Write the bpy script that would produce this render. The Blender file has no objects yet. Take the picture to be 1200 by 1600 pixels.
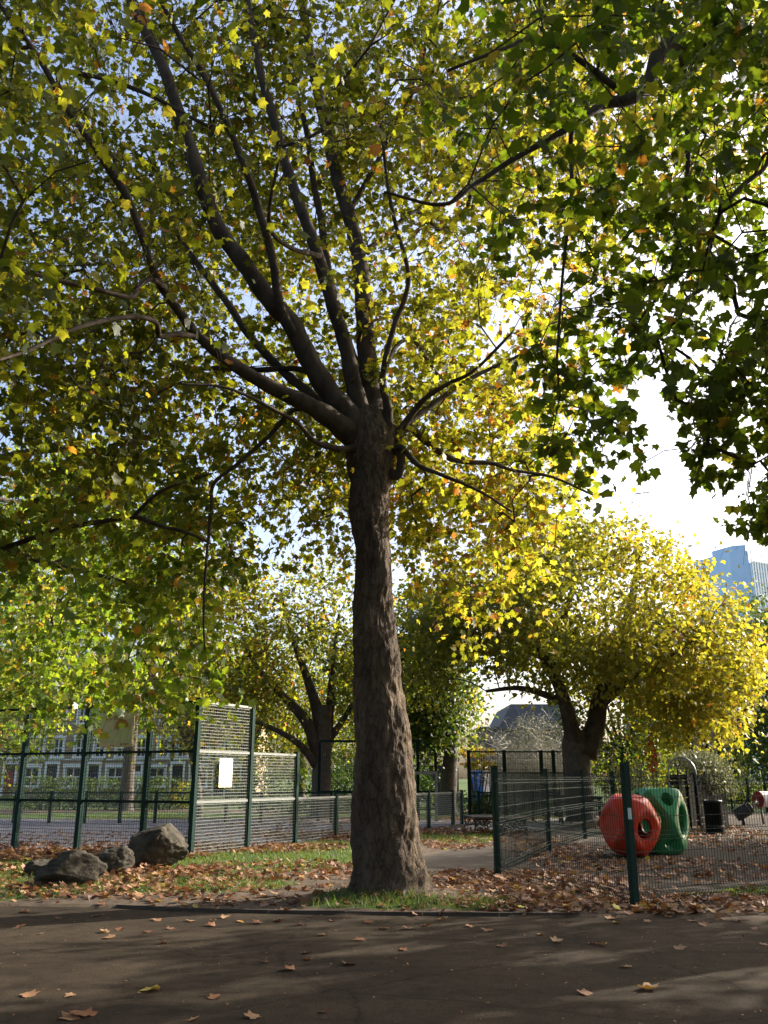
import bpy, bmesh, math, random
import numpy as np
from mathutils import Vector, Matrix, Quaternion

rnd = random.Random(11)
rng = np.random.default_rng(11)
SC = bpy.context.scene
COL = SC.collection

# ------------------------------------------------------------------ camera, sky, sun, exposure
F, EYE = 1370.0, 1.5                       # focal length in photograph pixels, eye height in metres
TH = math.atan(415.0 / F)                  # upward tilt
cam_d = bpy.data.cameras.new('camera')
cam = bpy.data.objects.new('camera', cam_d)
COL.objects.link(cam)
cam.location = (0, 0, EYE)
cam.rotation_euler = (math.pi / 2 + TH, 0, 0)
cam_d.sensor_fit = 'VERTICAL'
cam_d.sensor_height = 24.0
cam_d.lens = F / 1600.0 * 24.0
cam_d.clip_start = 0.05
cam_d.clip_end = 3000
SC.camera = cam

SUN_EL, SUN_AZ = math.radians(27), math.radians(62)     # azimuth clockwise from +Y
world = bpy.data.worlds.new('World')
SC.world = world
world.use_nodes = True
wn = world.node_tree
wn.nodes.clear()
w_out = wn.nodes.new('ShaderNodeOutputWorld')
w_bg = wn.nodes.new('ShaderNodeBackground')
w_sky = wn.nodes.new('ShaderNodeTexSky')
w_sky.sky_type = 'NISHITA'
w_sky.sun_disc = False
w_sky.sun_elevation = SUN_EL
w_sky.sun_rotation = SUN_AZ
w_sky.air_density = 0.8
w_sky.dust_density = 5.0
w_sky.ozone_density = 1.0
w_bg.inputs['Strength'].default_value = 0.15
wn.links.new(w_sky.outputs[0], w_bg.inputs['Color'])
wn.links.new(w_bg.outputs[0], w_out.inputs['Surface'])
sun_d = bpy.data.lights.new('sun', 'SUN')
sun_d.energy = 4.4
sun_d.angle = math.radians(0.53)
sun_d.color = (1.0, 0.93, 0.80)
sun = bpy.data.objects.new('sun', sun_d)
COL.objects.link(sun)
SDIR = Vector((math.sin(SUN_AZ) * math.cos(SUN_EL), math.cos(SUN_AZ) * math.cos(SUN_EL), math.sin(SUN_EL)))
sun.rotation_euler = (-SDIR).to_track_quat('-Z', 'Y').to_euler()
sun.location = SDIR * 60
SC.view_settings.view_transform = 'Standard'
SC.view_settings.look = 'None'
SC.view_settings.exposure = 1.42
SC.view_settings.gamma = 1.0
SC.view_settings.use_curve_mapping = False
SC.cycles.max_bounces = 8
SC.cycles.diffuse_bounces = 4
SC.cycles.glossy_bounces = 3
SC.cycles.transmission_bounces = 6
SC.cycles.sample_clamp_indirect = 6.0
SC.cycles.use_denoising = True

# ------------------------------------------------------------------ pixel <-> place
CT, ST = math.cos(TH), math.sin(TH)


def ray(px, py):
    u, v = (px - 600) / F, (800 - py) / F
    return u, CT - v * ST, ST + v * CT


def G(px, py, z=0.0):
    x, y, w = ray(px, py)
    t = (z - EYE) / w
    return x * t, y * t


def P(px, py, Y):
    x, y, w = ray(px, py)
    t = Y / y
    return Vector((x * t, Y, EYE + w * t))


def pxsize(px, py, Y):
    """metres per photograph pixel at distance Y on that ray"""
    return (Y / ray(px, py)[1]) / F


def proj(p):
    """n x 3 -> pixel x, pixel y, axis depth"""
    p = np.asarray(p, float)
    dx, dy, dz = p[:, 0], p[:, 1], p[:, 2] - EYE
    d = dy * CT + dz * ST
    v = -dy * ST + dz * CT
    dd = np.where(np.abs(d) < 1e-3, 1e-3, d)
    return 600 + F * dx / dd, 800 - F * v / dd, d


def inframe(p, m=60):
    x, y, d = proj(p)
    return (d > 0.3) & (x > -m) & (x < 1200 + m) & (y > -m) & (y < 1600 + m)


def inpoly(x, y, poly):
    c = np.zeros(x.shape, bool)
    n = len(poly)
    for i in range(n):
        x0, y0 = poly[i]
        x1, y1 = poly[(i + 1) % n]
        cond = (y0 > y) != (y1 > y)
        xi = (x1 - x0) * (y - y0) / ((y1 - y0) if y1 != y0 else 1e-9) + x0
        c ^= cond & (x < xi)
    return c


# ------------------------------------------------------------------ numpy noise
def _hash(ix, iy, iz, s):
    h = (ix * 374761393 + iy * 668265263 + iz * 2147483647 + s * 974711) & 0xffffffff
    h = ((h ^ (h >> 13)) * 1274126177) & 0xffffffff
    return ((h ^ (h >> 16)) & 0xffff) / 65535.0


def vnoise(p, scale=1.0, seed=0):
    p = np.asarray(p, float) * scale
    if p.shape[1] == 2:
        p = np.c_[p, np.zeros(len(p))]
    i = np.floor(p).astype(np.int64)
    f = p - i
    f = f * f * (3 - 2 * f)
    r = np.zeros(len(p))
    for a in (0, 1):
        for b in (0, 1):
            for c in (0, 1):
                w = (f[:, 0] if a else 1 - f[:, 0]) * (f[:, 1] if b else 1 - f[:, 1]) * (f[:, 2] if c else 1 - f[:, 2])
                r += w * _hash(i[:, 0] + a, i[:, 1] + b, i[:, 2] + c, seed)
    return r


def fbm(p, scale, seed=0, oct=4):
    r, a, t = 0, 1.0, 0
    for k in range(oct):
        r = r + a * vnoise(p, scale * 2 ** k, seed + k)
        t += a
        a *= 0.5
    return r / t


# ------------------------------------------------------------------ materials
def new_mat(name):
    m = bpy.data.materials.new(name)
    m.use_nodes = True
    n = m.node_tree
    n.nodes.clear()
    out = n.nodes.new('ShaderNodeOutputMaterial')
    b = n.nodes.new('ShaderNodeBsdfPrincipled')
    n.links.new(b.outputs[0], out.inputs[0])
    return m, n, b, out


def ramp(n, stops, src=None):
    r = n.nodes.new('ShaderNodeValToRGB')
    e = r.color_ramp.elements
    while len(e) < len(stops):
        e.new(0.5)
    for k, (p, c) in enumerate(stops):
        e[k].position = p
        e[k].color = (*c, 1)
    if src is not None:
        n.links.new(src, r.inputs[0])
    return r


def noise(n, scale, detail=6, rough=.6, coord='Object', stretch=None, dist=0):
    tc = n.nodes.new('ShaderNodeTexCoord')
    src = tc.outputs[coord]
    if stretch:
        mp = n.nodes.new('ShaderNodeMapping')
        mp.inputs['Scale'].default_value = stretch
        n.links.new(src, mp.inputs[0])
        src = mp.outputs[0]
    t = n.nodes.new('ShaderNodeTexNoise')
    t.inputs['Scale'].default_value = scale
    t.inputs['Detail'].default_value = detail
    t.inputs['Roughness'].default_value = rough
    t.inputs['Distortion'].default_value = dist
    n.links.new(src, t.inputs['Vector'])
    return t.outputs['Fac']


def bump(n, b, src, strength=.4, dist=.02):
    bp = n.nodes.new('ShaderNodeBump')
    bp.inputs['Strength'].default_value = strength
    bp.inputs['Distance'].default_value = dist
    n.links.new(src, bp.inputs['Height'])
    n.links.new(bp.outputs[0], b.inputs['Normal'])


def mix(n, fac, a, b):
    m = n.nodes.new('ShaderNodeMix')
    m.data_type = 'RGBA'
    for s, i in ((fac, 0), (a, 6), (b, 7)):
        if hasattr(s, 'is_linked'):
            n.links.new(s, m.inputs[i])
        elif i == 0:
            m.inputs[0].default_value = s
        else:
            m.inputs[i].default_value = (*s, 1)
    return m.outputs[2]


def simple(name, c1, c2=None, scale=8, rough=.7, bs=0, bd=.01, metal=0, stretch=None, spec=.5):
    m, n, b, o = new_mat(name)
    c2 = c2 or tuple(x * .75 for x in c1)
    f = noise(n, scale, stretch=stretch)
    r = ramp(n, [(.35, c1), (.65, c2)], f)
    n.links.new(r.outputs[0], b.inputs['Base Color'])
    b.inputs['Roughness'].default_value = rough
    b.inputs['Metallic'].default_value = metal
    b.inputs['Specular IOR Level'].default_value = spec
    if bs:
        bump(n, b, f, bs, bd)
    return m


def leaf_mat(name, stops, tstops, trans=.5, rough=.5):
    m, n, b, out = new_mat(name)
    a = n.nodes.new('ShaderNodeAttribute')
    a.attribute_name = 'tint'
    r1 = ramp(n, stops, a.outputs['Fac'])
    r2 = ramp(n, tstops, a.outputs['Fac'])
    n.links.new(r1.outputs[0], b.inputs['Base Color'])
    b.inputs['Roughness'].default_value = rough
    b.inputs['Specular IOR Level'].default_value = .35
    t = n.nodes.new('ShaderNodeBsdfTranslucent')
    n.links.new(r2.outputs[0], t.inputs['Color'])
    ms = n.nodes.new('ShaderNodeMixShader')
    ms.inputs[0].default_value = trans
    n.links.new(b.outputs[0], ms.inputs[1])
    n.links.new(t.outputs[0], ms.inputs[2])
    n.links.new(ms.outputs[0], out.inputs[0])
    return m


G1, G2, Y1, O1, B1 = (.025, .040, .009), (.054, .073, .012), (.19, .18, .02), (.26, .12, .02), (.13, .06, .025)
TG1, TG2, TY, TO, TB = (.14, .18, .008), (.34, .35, .015), (.64, .58, .045), (.75, .32, .03), (.30, .13, .04)
M = {}
M['leaf_main'] = leaf_mat('plane leaf autumn', [(0, G1), (.45, G2), (.75, Y1), (.9, O1), (1, B1)],
                          [(0, TG1), (.40, TG2), (.72, TY), (.9, TO), (1, TB)], .55)
M['leaf_green'] = leaf_mat('plane leaf green', [(0, (.018, .036, .009)), (.7, G2), (.93, Y1), (1, O1)],
                           [(0, (.12, .21, .008)), (.7, (.28, .35, .015)), (.93, TY), (1, TO)], .5)
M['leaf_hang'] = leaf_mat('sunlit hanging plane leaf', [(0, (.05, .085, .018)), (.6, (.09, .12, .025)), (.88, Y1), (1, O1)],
                          [(0, (.20, .34, .015)), (.55, (.42, .50, .025)), (.85, TY), (1, TO)], .5, .38)  # leaf colours brightened to carry the sunlight on these boughs
M['leaf_yellow'] = leaf_mat('plane leaf yellow', [(0, G2), (.5, (.15, .15, .02)), (.9, Y1), (1, O1)],
                            [(0, TG2), (.5, (.46, .42, .03)), (.9, (.68, .54, .04)), (1, TO)], .45)
M['leaf_dark'] = leaf_mat('dark green leaf', [(0, (.022, .042, .012)), (.8, (.05, .08, .018)), (1, (.12, .12, .02))],
                          [(0, (.06, .12, .01)), (.8, (.16, .24, .02)), (1, (.35, .32, .03))], .35)
M['leaf_grey'] = leaf_mat('grey green leaf', [(0, (.06, .075, .04)), (.6, (.14, .15, .08)), (1, (.24, .21, .15))],
                          [(0, (.10, .13, .04)), (1, (.25, .24, .12))], .3)
M['leaf_red'] = leaf_mat('red leaf', [(0, (.25, .03, .02)), (1, (.30, .10, .03))], [(0, (.5, .05, .02)), (1, (.6, .2, .04))], .4)
M['litter'] = leaf_mat('fallen leaf', [(0, (.10, .045, .025)), (.35, (.22, .10, .05)), (.6, (.34, .19, .10)), (.8, (.42, .27, .16)), (.93, (.40, .20, .03)), (1, (.34, .30, .05))],
                       [(0, (.12, .04, .015)), (.6, (.30, .13, .05)), (1, (.5, .3, .04))], .22, .6)
M['grass'] = leaf_mat('grass blade', [(0, (.032, .058, .014)), (.7, (.07, .10, .025)), (1, (.18, .16, .07))],
                      [(0, (.10, .18, .02)), (.7, (.20, .26, .03)), (1, (.30, .26, .1))], .4)

# plane bark: grey brown with flaking paler plates
m, n, b, o = new_mat('plane bark')
f1 = noise(n, 1.6, 8, .65, stretch=(1, 1, .55), dist=.6)
f2 = noise(n, 9, 8, .7, stretch=(1, 1, .45))
f3 = noise(n, 45, 5, .75, stretch=(1, 1, .6))
tc = n.nodes.new('ShaderNodeTexCoord'); mp = n.nodes.new('ShaderNodeMapping'); mp.inputs['Scale'].default_value = (1, 1, .32)
wv = n.nodes.new('ShaderNodeMix'); wv.data_type = 'RGBA'; wv.inputs[0].default_value = .30
nz = n.nodes.new('ShaderNodeTexNoise'); nz.inputs['Scale'].default_value = 5; nz.inputs['Detail'].default_value = 4
n.links.new(tc.outputs['Object'], mp.inputs[0]); n.links.new(mp.outputs[0], nz.inputs['Vector'])
n.links.new(mp.outputs[0], wv.inputs[6]); n.links.new(nz.outputs['Color'], wv.inputs[7])
vo = n.nodes.new('ShaderNodeTexVoronoi'); vo.feature = 'DISTANCE_TO_EDGE'; vo.inputs['Scale'].default_value = 13
vc = n.nodes.new('ShaderNodeTexVoronoi'); vc.inputs['Scale'].default_value = 4
n.links.new(wv.outputs[2], vo.inputs['Vector']); n.links.new(wv.outputs[2], vc.inputs['Vector'])
c = ramp(n, [(.30, (.068, .049, .036)), (.48, (.118, .087, .064)), (.62, (.17, .13, .095)), (.74, (.31, .25, .175))], f1)
pl = ramp(n, [(.0, (.85, .84, .82)), (.7, (1, .98, .95)), (1, (1.25, 1.22, 1.05))], vc.outputs['Distance'])
sp = n.nodes.new('ShaderNodeSeparateColor'); n.links.new(vc.outputs['Color'], sp.inputs[0]); n.links.new(sp.outputs[0], pl.inputs[0])
c2 = ramp(n, [(.3, (.40, .38, .37)), (.7, (1.1, 1.1, 1.1))], f2)
ck = ramp(n, [(0, (.45, .42, .40)), (.09, (1, 1, 1))], vo.outputs['Distance'])
cur = c.outputs[0]
for q in (pl, c2, ck):
    mm = n.nodes.new('ShaderNodeMix'); mm.data_type = 'RGBA'; mm.blend_type = 'MULTIPLY'; mm.inputs[0].default_value = .8
    n.links.new(cur, mm.inputs[6]); n.links.new(q.outputs[0], mm.inputs[7]); cur = mm.outputs[2]
n.links.new(cur, b.inputs['Base Color'])
b.inputs['Roughness'].default_value = .9
b.inputs['Specular IOR Level'].default_value = .2
ad = n.nodes.new('ShaderNodeMath'); ad.operation = 'MULTIPLY_ADD'; ad.inputs[1].default_value = .45
n.links.new(f3, ad.inputs[0]); n.links.new(f2, ad.inputs[2])
a2 = n.nodes.new('ShaderNodeMath'); a2.operation = 'MULTIPLY_ADD'; a2.inputs[1].default_value = .5
n.links.new(ck.outputs[0], a2.inputs[0]); n.links.new(ad.outputs[0], a2.inputs[2])
bump(n, b, a2.outputs[0], .8, .045)
M['bark'] = m
M['bark_limb_shade'] = simple('shade-darkened limb bark', (.040, .031, .024), (.085, .066, .050), 5, .9, .7, .03, stretch=(1, 1, .5), spec=.15)  # darker copy of the bark: shade on the limbs put into colour
M['bark_dark'] = simple('dark bark', (.06, .045, .035), (.10, .08, .06), 6, .9, .6, .03)
M['twig_pale'] = simple('bleached dead twigs', (.58, .54, .48), (.42, .39, .34), 5, .85)

# asphalt
m, n, b, o = new_mat('asphalt path')
f1 = noise(n, .7, 6, .6, 'Object'); f2 = noise(n, 60, 4, .85, 'Object'); f3 = noise(n, 6, 6, .7); f4 = noise(n, .35, 4, .5, dist=1.5)
c = ramp(n, [(.3, (.033, .0245, .017)), (.7, (.056, .043, .0305))], f1)
c3 = ramp(n, [(.32, (.66, .65, .64)), (.5, (1, 1, 1)), (.68, (1.2, 1.18, 1.14))], f3)
c2 = ramp(n, [(.28, (.35, .35, .35)), (.5, (1, 1, 1)), (.72, (1.9, 1.85, 1.7))], f2)
c4 = ramp(n, [(.38, (.78, .78, .80)), (.52, (1.05, 1.05, 1.05))], f4)
tc = n.nodes.new('ShaderNodeTexCoord'); wn_ = n.nodes.new('ShaderNodeTexNoise'); wn_.inputs['Scale'].default_value = 2.2; wn_.inputs['Detail'].default_value = 5
wv = n.nodes.new('ShaderNodeMix'); wv.data_type = 'RGBA'; wv.inputs[0].default_value = .25
n.links.new(tc.outputs['Object'], wn_.inputs['Vector']); n.links.new(tc.outputs['Object'], wv.inputs[6]); n.links.new(wn_.outputs['Color'], wv.inputs[7])
vo = n.nodes.new('ShaderNodeTexVoronoi'); vo.feature = 'DISTANCE_TO_EDGE'; vo.inputs['Scale'].default_value = .55
n.links.new(wv.outputs[2], vo.inputs['Vector'])
c5 = ramp(n, [(0, (.55, .54, .53)), (.006, (.9, .9, .9)), (.012, (1, 1, 1))], vo.outputs['Distance'])
cur = c.outputs[0]
for q in (c2, c3, c4, c5):
    mm = n.nodes.new('ShaderNodeMix'); mm.data_type = 'RGBA'; mm.blend_type = 'MULTIPLY'; mm.inputs[0].default_value = 1
    n.links.new(cur, mm.inputs[6]); n.links.new(q.outputs[0], mm.inputs[7]); cur = mm.outputs[2]
n.links.new(cur, b.inputs['Base Color'])
b.inputs['Roughness'].default_value = .95
b.inputs['Specular IOR Level'].default_value = .08
bump(n, b, f2, .7, .012)
M['asphalt'] = m
M['side_asphalt'] = simple('paler asphalt', (.068, .057, .047), (.096, .081, .067), 30, .95, .3, .004, spec=.1)
M['court'] = simple('court asphalt', (.145, .13, .15), (.195, .175, .195), 3, .9, .2, .004)
M['slab'] = simple('sun-paled concrete paving', (.30, .27, .23), (.36, .33, .28), 2, .9, .2, .003)  # sunlit stretch of the same path, its brightness put into the colour
M['play'] = simple('playground tarmac', (.034, .027, .021), (.06, .048, .038), 4, .95, .3, .01, spec=.1)

# ground: soil with grass where the 'grass' attribute says grass grows
m, n, b, o = new_mat('soil and grass')
a = n.nodes.new('ShaderNodeAttribute'); a.attribute_name = 'grass'
fs = noise(n, 3.5, 8, .7); fg = noise(n, 1.3, 6, .6); ff = noise(n, 28, 5, .7)
soil = ramp(n, [(.3, (.062, .044, .032)), (.55, (.11, .082, .06)), (.75, (.16, .12, .088))], fs)
grs = ramp(n, [(.3, (.035, .065, .014)), (.6, (.065, .10, .022)), (.8, (.12, .13, .04))], fg)
ad = n.nodes.new('ShaderNodeMath'); ad.operation = 'MULTIPLY_ADD'; ad.inputs[1].default_value = .9; ad.inputs[2].default_value = -.45
n.links.new(ff, ad.inputs[0])
a2 = n.nodes.new('ShaderNodeMath'); a2.operation = 'ADD'; a2.use_clamp = True
n.links.new(ad.outputs[0], a2.inputs[0]); n.links.new(a.outputs['Fac'], a2.inputs[1])
gm = ramp(n, [(.35, (0, 0, 0)), (.6, (1, 1, 1))], a2.outputs[0])
n.links.new(mix(n, gm.outputs[0], soil.outputs[0], grs.outputs[0]), b.inputs['Base Color'])
b.inputs['Roughness'].default_value = .95
b.inputs['Specular IOR Level'].default_value = .15
bump(n, b, ff, .7, .03)
M['ground'] = m

M['green_paint'] = simple('dark green coated steel', (.0045, .024, .019), (.007, .032, .025), 20, .6, spec=.12)
M['wire'] = simple('sun-paled green mesh wire', (.17, .19, .18), (.24, .25, .24), 30, .4, spec=.6)  # paler copy: sunlight on the court fence put into the wire colour
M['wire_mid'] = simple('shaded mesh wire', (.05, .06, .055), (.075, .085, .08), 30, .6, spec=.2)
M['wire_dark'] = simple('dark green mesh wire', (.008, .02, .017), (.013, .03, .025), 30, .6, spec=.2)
M['fence_dark'] = simple('near black green steel', (.006, .016, .013), (.008, .02, .016), 20, .7, spec=.1)
M['rock'] = simple('weathered sandstone boulder', (.032, .028, .022), (.085, .072, .055), 5, .95, 1, .06, spec=.2)
M['timber'] = simple('weathered dark timber', (.045, .032, .024), (.08, .06, .045), 4, .9, .4, .006, stretch=(.3, 6, 6))
M['dark_timber'] = simple('near black timber', (.008, .007, .006), (.014, .012, .010), 4, .95, .3, .006, spec=.04)
M['iron'] = simple('black cast iron', (.012, .011, .011), (.02, .018, .017), 20, .5)
M['orange'] = simple('orange red moulded plastic', (.52, .042, .014), (.47, .036, .013), 3, .36, .02, .004, spec=.35)
M['green'] = simple('green moulded plastic', (.035, .25, .085), (.03, .22, .075), 3, .33, .02, .004)
M['white'] = simple('white paint', (.80, .80, .78), (.74, .74, .72), 4, .5)
M['red'] = simple('dull red paint', (.30, .022, .025), (.24, .018, .02), 5, .5)
M['black_plastic'] = simple('black plastic', (.018, .018, .02), (.028, .028, .03), 6, .35)
M['galv'] = simple('grey galvanised pole', (.30, .29, .28), (.24, .23, .22), 12, .45, metal=.6)
M['paper'] = simple('white notice board', (.86, .86, .85), (.84, .84, .83), 4, .5)
M['pale_yellow'] = simple('pale yellow print', (.82, .78, .42), (.82, .76, .38), 4, .5)
M['banner'] = simple('buff printed banner', (.66, .59, .42), (.62, .56, .38), 3, .7)
M['banner_green'] = simple('green printed field', (.48, .50, .28), (.52, .52, .30), 2, .7)
M['print_brown'] = simple('brown print', (.24, .13, .07), None, 4, .7)
M['print_dark'] = simple('dark print', (.06, .06, .05), None, 4, .7)
M['print_orange'] = simple('orange print', (.50, .16, .05), None, 4, .7)
M['print_yellow'] = simple('ochre print', (.48, .33, .06), None, 4, .7)
M['print_blue'] = simple('grey blue print', (.16, .19, .20), None, 4, .7)
M['blue_door'] = simple('blue plastic', (.035, .16, .52), (.03, .14, .46), 6, .45)
M['navy'] = simple('dark blue plastic', (.012, .02, .05), (.015, .025, .06), 6, .45)
M['van'] = simple('dark van paint', (.015, .016, .022), (.02, .02, .028), 6, .3)
M['tyre'] = simple('tyre rubber', (.015, .015, .015), (.02, .02, .02), 10, .8)
M['slate'] = simple('grey slate', (.11, .11, .125), (.15, .15, .165), 2, .8, .2, .01)
M['dark_wall'] = simple('dark render', (.12, .115, .12), (.15, .14, .14), 3, .9)
M['stone'] = simple('dark church stone', (.17, .145, .125), (.26, .22, .19), 1.2, .95, .4, .02)
M['dark_void'] = simple('dark interior', (.012, .012, .014), None, 3, .9)


def glass_mat(name, c, rough=.08):
    m, n, b, o = new_mat(name)
    b.inputs['Base Color'].default_value = (*c, 1)
    b.inputs['Roughness'].default_value = rough
    b.inputs['Specular IOR Level'].default_value = .8
    f = noise(n, 2.5, 2)
    bump(n, b, f, .05, .02)
    return m


M['glass'] = glass_mat('dark window glass', (.03, .035, .04))
M['tower_glass'] = simple('pale reflective tower glass', (.80, .87, .93), (.74, .83, .90), .2, .35, metal=.45)  # distance haze is put into these pale tower colours
M['tower_side'] = simple('tower side glass', (.50, .60, .70), (.44, .55, .66), .2, .35, metal=.7)
M['tower_white'] = simple('pale tower mullions', (.72, .75, .78), (.68, .72, .76), .1, .5)

# stock brick
m, n, b, o = new_mat('yellow stock brick')
tc = n.nodes.new('ShaderNodeTexCoord'); mp = n.nodes.new('ShaderNodeMapping')
mp.inputs['Rotation'].default_value = (math.pi / 2, 0, 0)
n.links.new(tc.outputs['Object'], mp.inputs[0])
br = n.nodes.new('ShaderNodeTexBrick')
br.inputs['Scale'].default_value = 1
br.inputs['Brick Width'].default_value = .23
br.inputs['Row Height'].default_value = .075
br.inputs['Mortar Size'].default_value = .008
br.inputs['Color1'].default_value = (.46, .36, .23, 1)
br.inputs['Color2'].default_value = (.36, .27, .17, 1)
br.inputs['Mortar'].default_value = (.22, .19, .15, 1)
n.links.new(mp.outputs[0], br.inputs[0])
f = noise(n, .6, 5)
rr = ramp(n, [(.3, (.6, .58, .56)), (.7, (1.1, 1.08, 1.05))], f)
mm = n.nodes.new('ShaderNodeMix'); mm.data_type = 'RGBA'; mm.blend_type = 'MULTIPLY'; mm.inputs[0].default_value = 1
n.links.new(br.outputs[0], mm.inputs[6]); n.links.new(rr.outputs[0], mm.inputs[7])
n.links.new(mm.outputs[2], b.inputs['Base Color'])
b.inputs['Roughness'].default_value = .95
M['brick'] = m


# ------------------------------------------------------------------ objects
def empty(name, loc=(0, 0, 0), rz=0.0):
    o = bpy.data.objects.new(name, None)
    COL.objects.link(o)
    o.location = loc
    o.rotation_euler = (0, 0, rz)
    o.empty_display_size = .2
    return o


def tag(o, label=None, cat=None, group=None, kind=None):
    if label: o['label'] = label
    if cat: o['category'] = cat
    if group: o['group'] = group
    if kind: o['kind'] = kind
    return o


def thing(name, label, cat, loc=(0, 0, 0), rz=0.0, group=None):
    return tag(empty(name, loc, rz), label, cat, group)


def link(name, me, parent=None, loc=None):
    o = bpy.data.objects.new(name, me)
    COL.objects.link(o)
    if parent is not None:
        o.parent = parent
    if loc is not None:
        o.location = loc
    return o


def np_mesh(name, v, f, mat, tint=None, smooth=False):
    """numpy verts (n,3) and faces (m,k) -> mesh; tint is a per-vertex float"""
    me = bpy.data.meshes.new(name)
    v = np.asarray(v, np.float32); f = np.asarray(f, np.int32)
    k = f.shape[1]
    me.vertices.add(len(v)); me.vertices.foreach_set('co', v.ravel())
    me.loops.add(f.size); me.loops.foreach_set('vertex_index', f.ravel())
    me.polygons.add(len(f)); me.polygons.foreach_set('loop_start', np.arange(0, f.size, k, dtype=np.int32))
    if smooth:
        me.polygons.foreach_set('use_smooth', np.ones(len(f), bool))
    if tint is not None:
        at = me.attributes.new('tint', 'FLOAT', 'POINT')
        at.data.foreach_set('value', np.asarray(tint, np.float32))
    me.update(calc_edges=True)
    me.materials.append(mat)
    return me


class MB:
    """collects boxes, bars, tubes and prisms; build() links them as one mesh object"""

    def __init__(s):
        s.v, s.f, s.m = [], [], []
        s.mi = 0

    def add(s, vs, fs):
        o = len(s.v)
        s.v += [tuple(x) for x in vs]
        s.f += [tuple(i + o for i in q) for q in fs]
        s.m += [s.mi] * len(fs)

    def box(s, c, d, R=None):
        hx, hy, hz = d[0] / 2, d[1] / 2, d[2] / 2
        vs = [Vector((x, y, z)) for x in (-hx, hx) for y in (-hy, hy) for z in (-hz, hz)]
        if R is not None:
            vs = [R @ q for q in vs]
        c = Vector(c)
        s.add([q + c for q in vs], [(0, 1, 3, 2), (4, 6, 7, 5), (0, 4, 5, 1), (2, 3, 7, 6), (0, 2, 6, 4), (1, 5, 7, 3)])

    def bar(s, a, b, w, h=None):
        """rectangular bar from a to b"""
        a, b = Vector(a), Vector(b)
        d = b - a
        R = d.to_track_quat('Y', 'Z').to_matrix()
        s.box((a + b) / 2, (w, d.length, h or w), R)

    def tube(s, pts, radii, n=6, cap=True):
        pts = [Vector(p) for p in pts]
        if not hasattr(radii, '__len__'):
            radii = [radii] * len(pts)
        o = len(s.v)
        ref = None
        for i, p in enumerate(pts):
            t = (pts[min(i + 1, len(pts) - 1)] - pts[max(i - 1, 0)])
            if t.length < 1e-9: t = Vector((0, 0, 1))
            t.normalize()
            if ref is None:
                ref = t.orthogonal()
            ref = (ref - t * ref.dot(t))
            if ref.length < 1e-6: ref = t.orthogonal()
            ref.normalize()
            bi = t.cross(ref)
            for k in range(n):
                a = 2 * math.pi * k / n
                s.v.append(tuple(p + (ref * math.cos(a) + bi * math.sin(a)) * radii[i]))
        for i in range(len(pts) - 1):
            for k in range(n):
                a, b_ = o + i * n + k, o + i * n + (k + 1) % n
                s.f.append((a, b_, b_ + n, a + n)); s.m.append(s.mi)
        if cap:
            s.f.append(tuple(o + k for k in range(n))[::-1]); s.m.append(s.mi)
            e = o + (len(pts) - 1) * n
            s.f.append(tuple(e + k for k in range(n))); s.m.append(s.mi)

    def lathe(s, prof, n=24, M4=None):
        o = len(s.v)
        for r, z in prof:
            for k in range(n):
                a = 2 * math.pi * k / n
                q = Vector((r * math.cos(a), r * math.sin(a), z))
                s.v.append(tuple(M4 @ q if M4 is not None else q))
        for i in range(len(prof) - 1):
            for k in range(n):
                a, b_ = o + i * n + k, o + i * n + (k + 1) % n
                s.f.append((a, b_, b_ + n, a + n)); s.m.append(s.mi)

    def prism(s, poly, z0, z1, M4=None):
        n = len(poly)
        vs = [Vector((x, y, z)) for z in (z0, z1) for x, y in poly]
        if M4 is not None:
            vs = [M4 @ q for q in vs]
        s.add(vs, [tuple(range(n))[::-1], tuple(range(n, 2 * n))] + [(i, (i + 1) % n, n + (i + 1) % n, n + i) for i in range(n)])

    def build(s, name, mat, parent=None, smooth=False, bevel=0):
        me = bpy.data.meshes.new(name)
        me.from_pydata(s.v, [], s.f)
        for mt in (mat if isinstance(mat, (list, tuple)) else [mat]):
            me.materials.append(mt)
        if isinstance(mat, (list, tuple)):
            me.polygons.foreach_set('material_index', s.m)
        if smooth:
            me.polygons.foreach_set('use_smooth', [True] * len(me.polygons))
        me.update()
        if bevel:
            bm = bmesh.new(); bm.from_mesh(me)
            bmesh.ops.bevel(bm, geom=bm.edges[:], offset=bevel, segments=2, affect='EDGES', clamp_overlap=True)
            bm.to_mesh(me); bm.free()
        return link(name, me, parent)


def mono(name, mat, fn, parent=None, **k):
    mb = MB(); fn(mb)
    return mb.build(name, mat, parent, **k)


# ------------------------------------------------------------------ ground, paths
edge_px = [(-1400, 1392), (-500, 1408), (0, 1415), (150, 1418), (300, 1425), (600, 1431), (900, 1433), (1200, 1436), (1900, 1440), (2600, 1444)]
EDGE = sorted(G(*p) for p in edge_px)
EX, EY = np.array([p[0] for p in EDGE]), np.array([p[1] for p in EDGE])


def edge_y(x):
    return np.interp(x, EX, EY)


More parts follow.
